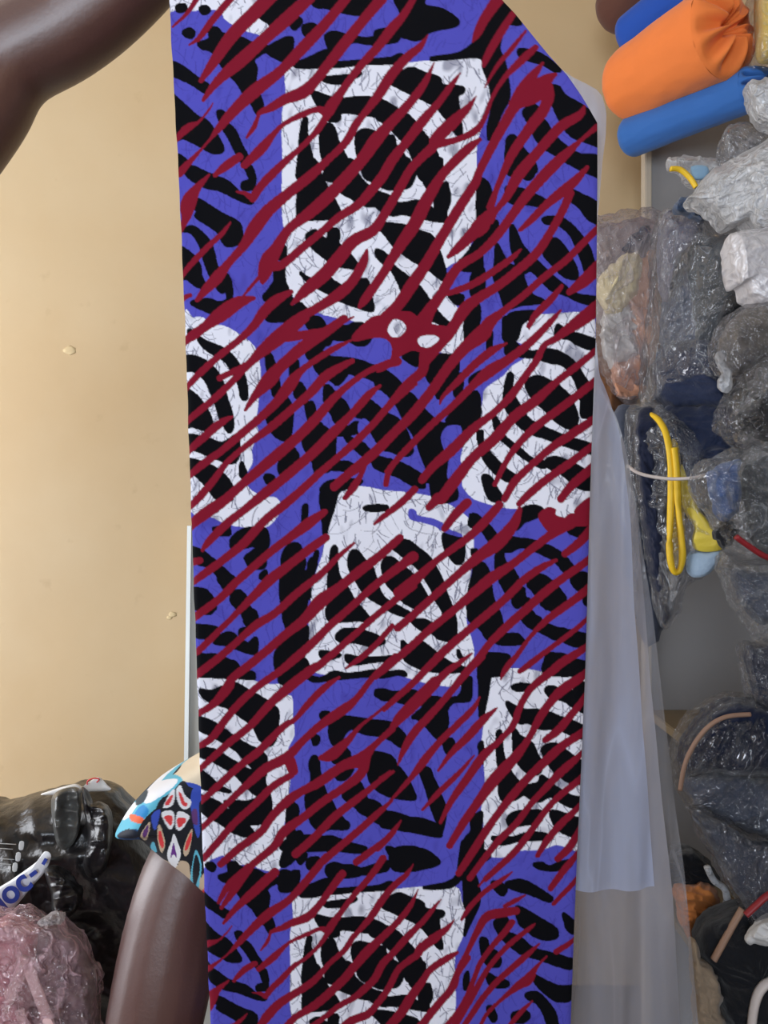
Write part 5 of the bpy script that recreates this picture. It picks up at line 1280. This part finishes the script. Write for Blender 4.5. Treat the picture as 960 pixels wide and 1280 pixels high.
# right edge, middle
bag('carrier_bag', [(912, 300), (930, 290), (960, 284), (1000, 286), (1000, 392), (958, 388), (940, 374), (932, 352), (921, 354), (914, 330)], 1.16, .05, film('bright_white_film', (240, 238, 242), .95, .3, .3, 14),
    'bright white plastic bag below the crumpled carrier bag', seed=31, amp=.007)
be = bag('clothes_bag', [(896, 446), (900, 414), (914, 392), (940, 378), (1000, 372), (1000, 440), (958, 456), (938, 478), (924, 472), (908, 470)], 1.15, .05, GRYF, 'shiny grey film bag of taupe cloth below the bright white bag', seed=32, amp=.012, freq=26)
pillow('tied_end', [(893, 446), (902, 440), (908, 452), (916, 470), (912, 486), (903, 488), (897, 478), (904, 466)], 1.12, .008, WHT, be, amp=.006, freq=50, na=80, nr=14, jag=.006, crumple=True)
garment('folded_garment', [(902, 442), (906, 415), (920, 396), (945, 384), (1000, 380), (1000, 434), (955, 448), (932, 466), (912, 462)], 1.155, .042, TAUPE, 'taupe garment inside the shiny grey film bag', seed=33)
bag('clothes_bag', [(900, 531), (908, 506), (930, 470), (958, 442), (1000, 425), (1000, 565), (955, 556), (930, 562), (912, 545)], 1.11, .05, DRK, 'clear shiny bag of black cloth above the red strap', seed=34, amp=.014, ang=.8, freq=20)
garment('folded_garment', [(918, 532), (938, 508), (962, 486), (1000, 470), (1000, 548), (950, 546)], 1.125, .03, BLACKC, 'black garment inside the clear shiny bag', seed=35)
# yellow trimmed bag
yh = bag('clothes_bag', [(788, 508), (815, 503), (850, 522), (880, 560), (892, 620), (906, 668), (888, 716), (862, 730), (848, 770), (828, 782), (815, 720), (802, 650), (784, 580)], 1.40, .045, HAZ,
         'hazy bag with a yellow ribbon and yellow corner piece', seed=41, ang=-.2, slope=-.1, amp=.010)
pxtube('yellow_ribbon', [(813, 518, 1.40), (824, 526, 1.37), (834, 548, 1.345), (839, 590, 1.335), (838, 640, 1.33), (837, 690, 1.33), (842, 714, 1.335), (850, 712, 1.335), (853, 690, 1.33), (848, 640, 1.325), (846, 590, 1.33), (843, 560, 1.335)], 1.34, .0048, YEL, yh, flat=1.3)
pillow('yellow_strip', [(838, 556), (848, 556), (853, 600), (856, 650), (856, 700), (848, 712), (840, 706), (839, 640)], 1.345, .004, film('yellow_film', (220, 192, 90), .4, .15, .4, 24), yh, amp=.003)
pillow('yellow_corner', [(852, 580), (860, 600), (872, 632), (892, 660), (905, 684), (884, 690), (866, 684), (868, 660), (856, 640), (851, 610)], 1.325, .008, plain('yellow_plastic', (214, 192, 70), .4, .5, .3, 30), yh, amp=.004, slope=-.08)
pillow('pale_blue_lining', [(862, 690), (884, 690), (903, 690), (888, 716), (868, 722), (858, 712)], 1.328, .008, fabric('pale_blue_lining', (150, 170, 190)), yh, amp=.004, slope=-.08)
garment('folded_garment', [(796, 516), (830, 516), (838, 600), (834, 680), (838, 730), (840, 764), (828, 778), (818, 730), (806, 660), (798, 590)], 1.42, .035, DKNAVY, 'deep navy garment hanging behind the yellow ribbon', seed=42, ang=-.1)
cd = pxtube('cord', [(784, 582, 1.30), (800, 592, 1.29), (830, 598, 1.275), (860, 598, 1.26), (886, 593, 1.25)], 1.28, .0028, WSTR); tag(cd, 'thin white cord strung across the yellow ribbon', 'cord')
bag('clothes_bag', [(866, 592), (888, 572), (925, 560), (1000, 552), (1000, 705), (952, 706), (926, 700), (906, 672), (888, 642), (874, 622)], 1.13, .05, CLR, 'clear bag of denim blue clothes beside the yellow corner piece', seed=43, amp=.013, freq=19)
garment('folded_garment', [(890, 588), (918, 574), (928, 600), (922, 640), (902, 648), (892, 620)], 1.14, .03, BLUEC, 'denim blue garment in the clear bag by the red strap', seed=44)
garment('folded_garment', [(932, 590), (955, 572), (1000, 565), (1000, 690), (950, 690), (936, 640)], 1.14, .035, DGREY, 'charcoal garment in the clear bag by the red strap', seed=45)
garment('folded_garment', [(893, 664), (912, 650), (922, 668), (910, 684), (898, 678)], 1.16, .015, BLACKC, 'small black garment end beside the red strap', seed=46)
rs = pxtube('strap', [(920, 671), (938, 684), (960, 697), (1000, 708)], 1.07, .0042, RED, flat=1.5); tag(rs, 'red strap across the clear denim bag', 'strap')
bag('clothes_bag', [(902, 692), (925, 700), (1000, 706), (1000, 780), (962, 806), (948, 800), (936, 784), (914, 746)], 1.14, .04, CLR, 'clear crumpled bag hanging below the red strap', seed=47, amp=.013, freq=22)
garment('folded_garment', [(915, 712), (950, 716), (1000, 716), (1000, 770), (955, 780), (930, 755)], 1.15, .03, SLATE, 'slate garment in the bag below the red strap', seed=48)
bag('clothes_bag', [(930, 805), (950, 802), (1000, 790), (1000, 940), (962, 905), (938, 860)], 1.22, .04, GRYF, 'dark film shape standing in for the shadow above the round navy bag', seed=49)  # a dark shadow between the bags, modelled as hazy navy film
garment('folded_garment', [(934, 812), (955, 808), (1000, 800), (1000, 930), (964, 898), (942, 858)], 1.23, .03, NAVY, 'navy filling that darkens the shadow above the round navy bag', seed=50)  # dark core of the same modelled shadow
# lower compartment
bag('clothes_bag', [(848, 965), (856, 925), (880, 892), (912, 872), (945, 870), (1000, 880), (1000, 1070), (958, 1058), (925, 1042), (885, 1030), (860, 1004)], 1.24, .08, DRK, 'round clear bag of navy clothes tied with a tan cord', seed=61, ang=1.9, amp=.012, freq=14)
garment('folded_garment', [(852, 962), (860, 926), (884, 896), (914, 877), (945, 875), (1000, 886), (1000, 980), (950, 972), (900, 968)], 1.245, .07, DKNAVY, 'deep navy garment on top in the round clear bag', seed=62, ang=1.9, amp=.012)
garment('folded_garment', [(856, 975), (900, 966), (950, 972), (1000, 980), (1000, 1062), (958, 1050), (925, 1036), (888, 1024), (864, 1000)], 1.245, .06, SLATE, 'slate garment at the bottom of the round clear bag', seed=63, ang=1.9)
tc_ = pxtube('cord', [(850, 988), (856, 956), (868, 930), (886, 908), (908, 896), (938, 893)], 1.15, .0035, TANC); tag(tc_, 'tan cord bent over the round navy bag', 'cord')
bag('clothes_bag', [(862, 1010), (900, 1020), (950, 1050), (1000, 1060), (1000, 1185), (945, 1165), (925, 1130), (905, 1100), (886, 1060)], 1.17, .045, GRYF, 'grey film bag of slate cloth below the round navy bag', seed=64, ang=-.7)
garment('folded_garment', [(868, 1018), (900, 1026), (950, 1056), (1000, 1066), (1000, 1175), (948, 1158), (928, 1128), (908, 1098), (890, 1058)], 1.185, .036, SLATE, 'slate garment inside the grey film bag', seed=65, ang=-.7)
garment('folded_garment', [(822, 1085), (842, 1066), (868, 1064), (892, 1082), (896, 1108), (862, 1112), (835, 1108)], 1.42, .05, BLACKC, 'black garment lying on the rust orange one', seed=66)
garment('folded_garment', [(848, 1108), (878, 1106), (898, 1118), (894, 1146), (878, 1168), (860, 1172), (850, 1140)], 1.36, .045, ORNG, 'rust orange garment stuffed low in the shelf', seed=67)
wt = pxtube('tie', [(884, 1084), (892, 1100), (906, 1112), (908, 1132), (896, 1148), (888, 1156)], 1.26, .0055, WHT, flat=1.6); tag(wt, 'white plastic tie beside the rust orange garment', 'tie')
garment('folded_garment', [(868, 1178), (884, 1152), (906, 1138), (932, 1128), (1000, 1118), (1000, 1345), (930, 1340), (902, 1270), (886, 1224)], 1.22, .06, BLACKC, 'big black garment at the bottom of the shelf', seed=68, amp=.016, freq=12)
garment('folded_garment', [(866, 1176), (878, 1196), (896, 1216), (902, 1260), (912, 1345), (880, 1340), (870, 1250)], 1.17, .03, BEIGE, 'beige garment beside the big black one', seed=69)
ts = pxtube('strap', [(892, 1200), (902, 1182), (914, 1160), (928, 1136)], 1.145, .0045, TANC, flat=1.4); tag(ts, 'tan strap lying on the big black garment', 'strap')
garment('folded_garment', [(932, 1172), (955, 1150), (1000, 1136), (1000, 1184), (950, 1184)], 1.12, .018, PALE, 'pale grey garment lying on the big black one', seed=70)
ws = pxtube('strap', [(938, 1300), (942, 1262), (950, 1238), (966, 1226), (1000, 1222)], 1.13, .006, WSTR, flat=1.4); tag(ws, 'white looped strap on the big black garment', 'strap')
r2 = pxtube('strap', [(932, 1144), (945, 1132), (962, 1118), (1000, 1100)], 1.10, .004, RED, flat=1.5); tag(r2, 'red strap beside the pale grey garment', 'strap')

# ------------------------------------------------------------------ bags at the lower left
BLK = plain('black_plastic', (30, 28, 30), .28, .6, .55, 26, .3)
bb = thing('refuse_bag', 'shiny black plastic bag printed with white and blue, against the cream wall', 'plastic bag')
pillow('bag_body', [(-60, 1025), (0, 1006), (47, 992), (92, 981), (118, 978), (140, 984), (155, 997), (165, 1012), (180, 1050), (210, 1110), (220, 1200), (190, 1330), (-60, 1340)], 1.36, .13, BLK, bb,
       amp=.016, freq=9, ang=.3, seed=81, prof=3, na=200, nr=60, fine=.002, jag=.004, stretch=2.2)
pillow('top_flap', [(52, 992), (92, 980), (104, 984), (122, 971), (134, 981), (138, 988), (104, 990), (96, 992), (60, 994)], 1.27, .004, plain('white_bag_plastic', (226, 224, 220), .35), bb, amp=.002, na=64, nr=10)
pxtube('red_mark', [(109, 981), (110, 976), (117, 973), (124, 974), (121, 978)], 1.258, .0012, plain('red_ink', (210, 50, 50), .5), bb)
pillow('crumpled_handle', [(56, 1086), (70, 1086), (88, 1104), (99, 1118), (100, 1130), (92, 1142), (80, 1148), (66, 1140), (64, 1118), (58, 1100)], 1.17, .03, BLK, bb, amp=.014, freq=28, seed=83, fine=.003, na=120, nr=30)
pillow('crumpled_fold', [(102, 984), (112, 1004), (124, 1002), (136, 1014), (139, 1040), (136, 1070), (128, 1092), (112, 1098), (104, 1080), (110, 1050), (106, 1020)], 1.215, .022, BLK, bb, amp=.014, freq=30, seed=84, fine=.003, na=120, nr=30)
pillow('side_fold', [(66, 994), (94, 984), (100, 1000), (98, 1040), (84, 1062), (72, 1056), (66, 1030)], 1.225, .018, plain('grey_black_plastic', (74, 74, 72), .3, .6, .5, 26, .3), bb, amp=.012, freq=22, seed=85, fine=.002)
band = pillow('white_band', [(-8, 1116), (14, 1100), (34, 1086), (48, 1075), (56, 1064), (64, 1070), (56, 1090), (40, 1108), (24, 1128), (8, 1142), (-10, 1142)], 1.172, .005, plain('white_print', (232, 234, 238), .35), bb, amp=.002, seed=86)
def lettering(txt, px, py, d, size, rot, mat, par, shear=0):
    cu = bpy.data.curves.new('lettering', 'FONT'); cu.body = txt; cu.size = size; cu.extrude = .0006; cu.align_x = 'CENTER'; cu.align_y = 'CENTER'; cu.offset = .0012
    o = bpy.data.objects.new('lettering', cu); C.objects.link(o)
    o.matrix_world = Matrix.Translation(P(px, py, d)) @ Matrix.Rotation(math.radians(90), 4, 'X') @ Matrix.Rotation(rot, 4, 'Z')
    bpy.context.view_layer.update()
    me = apply_mods(o); mw = o.matrix_world.copy(); bpy.data.objects.remove(o); me.transform(mw)
    me.materials.clear()
    return link('lettering', me, mat, par, smooth=False)
INKB = plain('blue_ink', (40, 66, 160), .4)
lettering('loc', 15, 1113, 1.156, .05, math.radians(40), INKB, band)
lettering('-', 40, 1090, 1.158, .04, math.radians(38), INKB, band)
lettering('-', 54, 1076, 1.158, .03, math.radians(60), INKB, band)
INKW = plain('pale_ink', (200, 204, 206), .4)
for k_, (xx_, yy_, ww_) in enumerate(((0, 1054, 20), (-2, 1060, 18), (0, 1073, 18), (-2, 1079, 16), (-2, 1086, 14))):
    pxtube('print_line', [(xx_ - 10, yy_), (xx_, yy_ + .3), (xx_ + ww_, yy_ + 1.5)], 1.205, .0006, INKW, bb, n=2, seg=5)
for (xx_, yy_) in ((27, 1057), (23, 1071), (19, 1084)):
    pillow('print_block', [(xx_ - 2.5, yy_ - 5), (xx_ + 3, yy_ - 5), (xx_ + 2, yy_ + 5), (xx_ - 3.5, yy_ + 5)], 1.203, .0006, INKW, bb, amp=0, na=24, nr=4, smooth_n=2)
pkb = bag('clothes_bag', [(-60, 1145), (0, 1136), (30, 1134), (58, 1144), (72, 1143), (86, 1156), (102, 1166), (110, 1184), (116, 1202), (126, 1216), (124, 1255), (118, 1345), (-60, 1345)], 1.10, .09,
          film('pink_film', (244, 206, 216), .24, .07, .8, 20, (1, 1, .6), .9, .10), 'pink tinted clear bag of pink clothes in front of the black bag', seed=91, ang=.9, amp=.014, freq=15, back=.4)
pillow('knot', [(48, 1152), (58, 1142), (74, 1142), (80, 1152), (70, 1160), (54, 1160)], 1.015, .012, film('pale_knot_film', (236, 226, 228), .7, .1, .8, 60), pkb, amp=.012, freq=70, na=90, nr=20, seed=92, jag=.009, crumple=True)
garment('folded_garment', [(-60, 1160), (0, 1148), (30, 1150), (50, 1170), (44, 1230), (30, 1345), (-60, 1345)], 1.10, .075, G('pink_cloth', (214, 150, 158)), 'pink garment inside the pink tinted bag', seed=93, ang=.9, amp=.012, back=.4)
garment('folded_garment', [(44, 1170), (70, 1162), (96, 1172), (108, 1200), (116, 1225), (114, 1345), (30, 1345), (38, 1240)], 1.12, .07, G('mauve_grey_cloth', (112, 92, 100)), 'mauve grey garment beside the pink one in its bag', seed=94, ang=.9, amp=.012, back=.4)
for k_, (pp, wd_) in enumerate((([(30, 1196), (22, 1225), (8, 1252), (-12, 1275)], .009), ([(34, 1205), (46, 1238), (58, 1270), (66, 1300)], .008), ([(24, 1262), (32, 1290), (36, 1330)], .007))):
    t_ = pxtube('strap', pp, 1.012 - .002 * k_, wd_, G('pale_pink_cloth', (232, 196, 196)), flat=.5)
    tag(t_, ('pale pink strap slanting across the pink garment', 'pale pink strap crossing the mauve grey garment', 'short pale pink strap at the foot of the pink bag')[k_], 'strap')
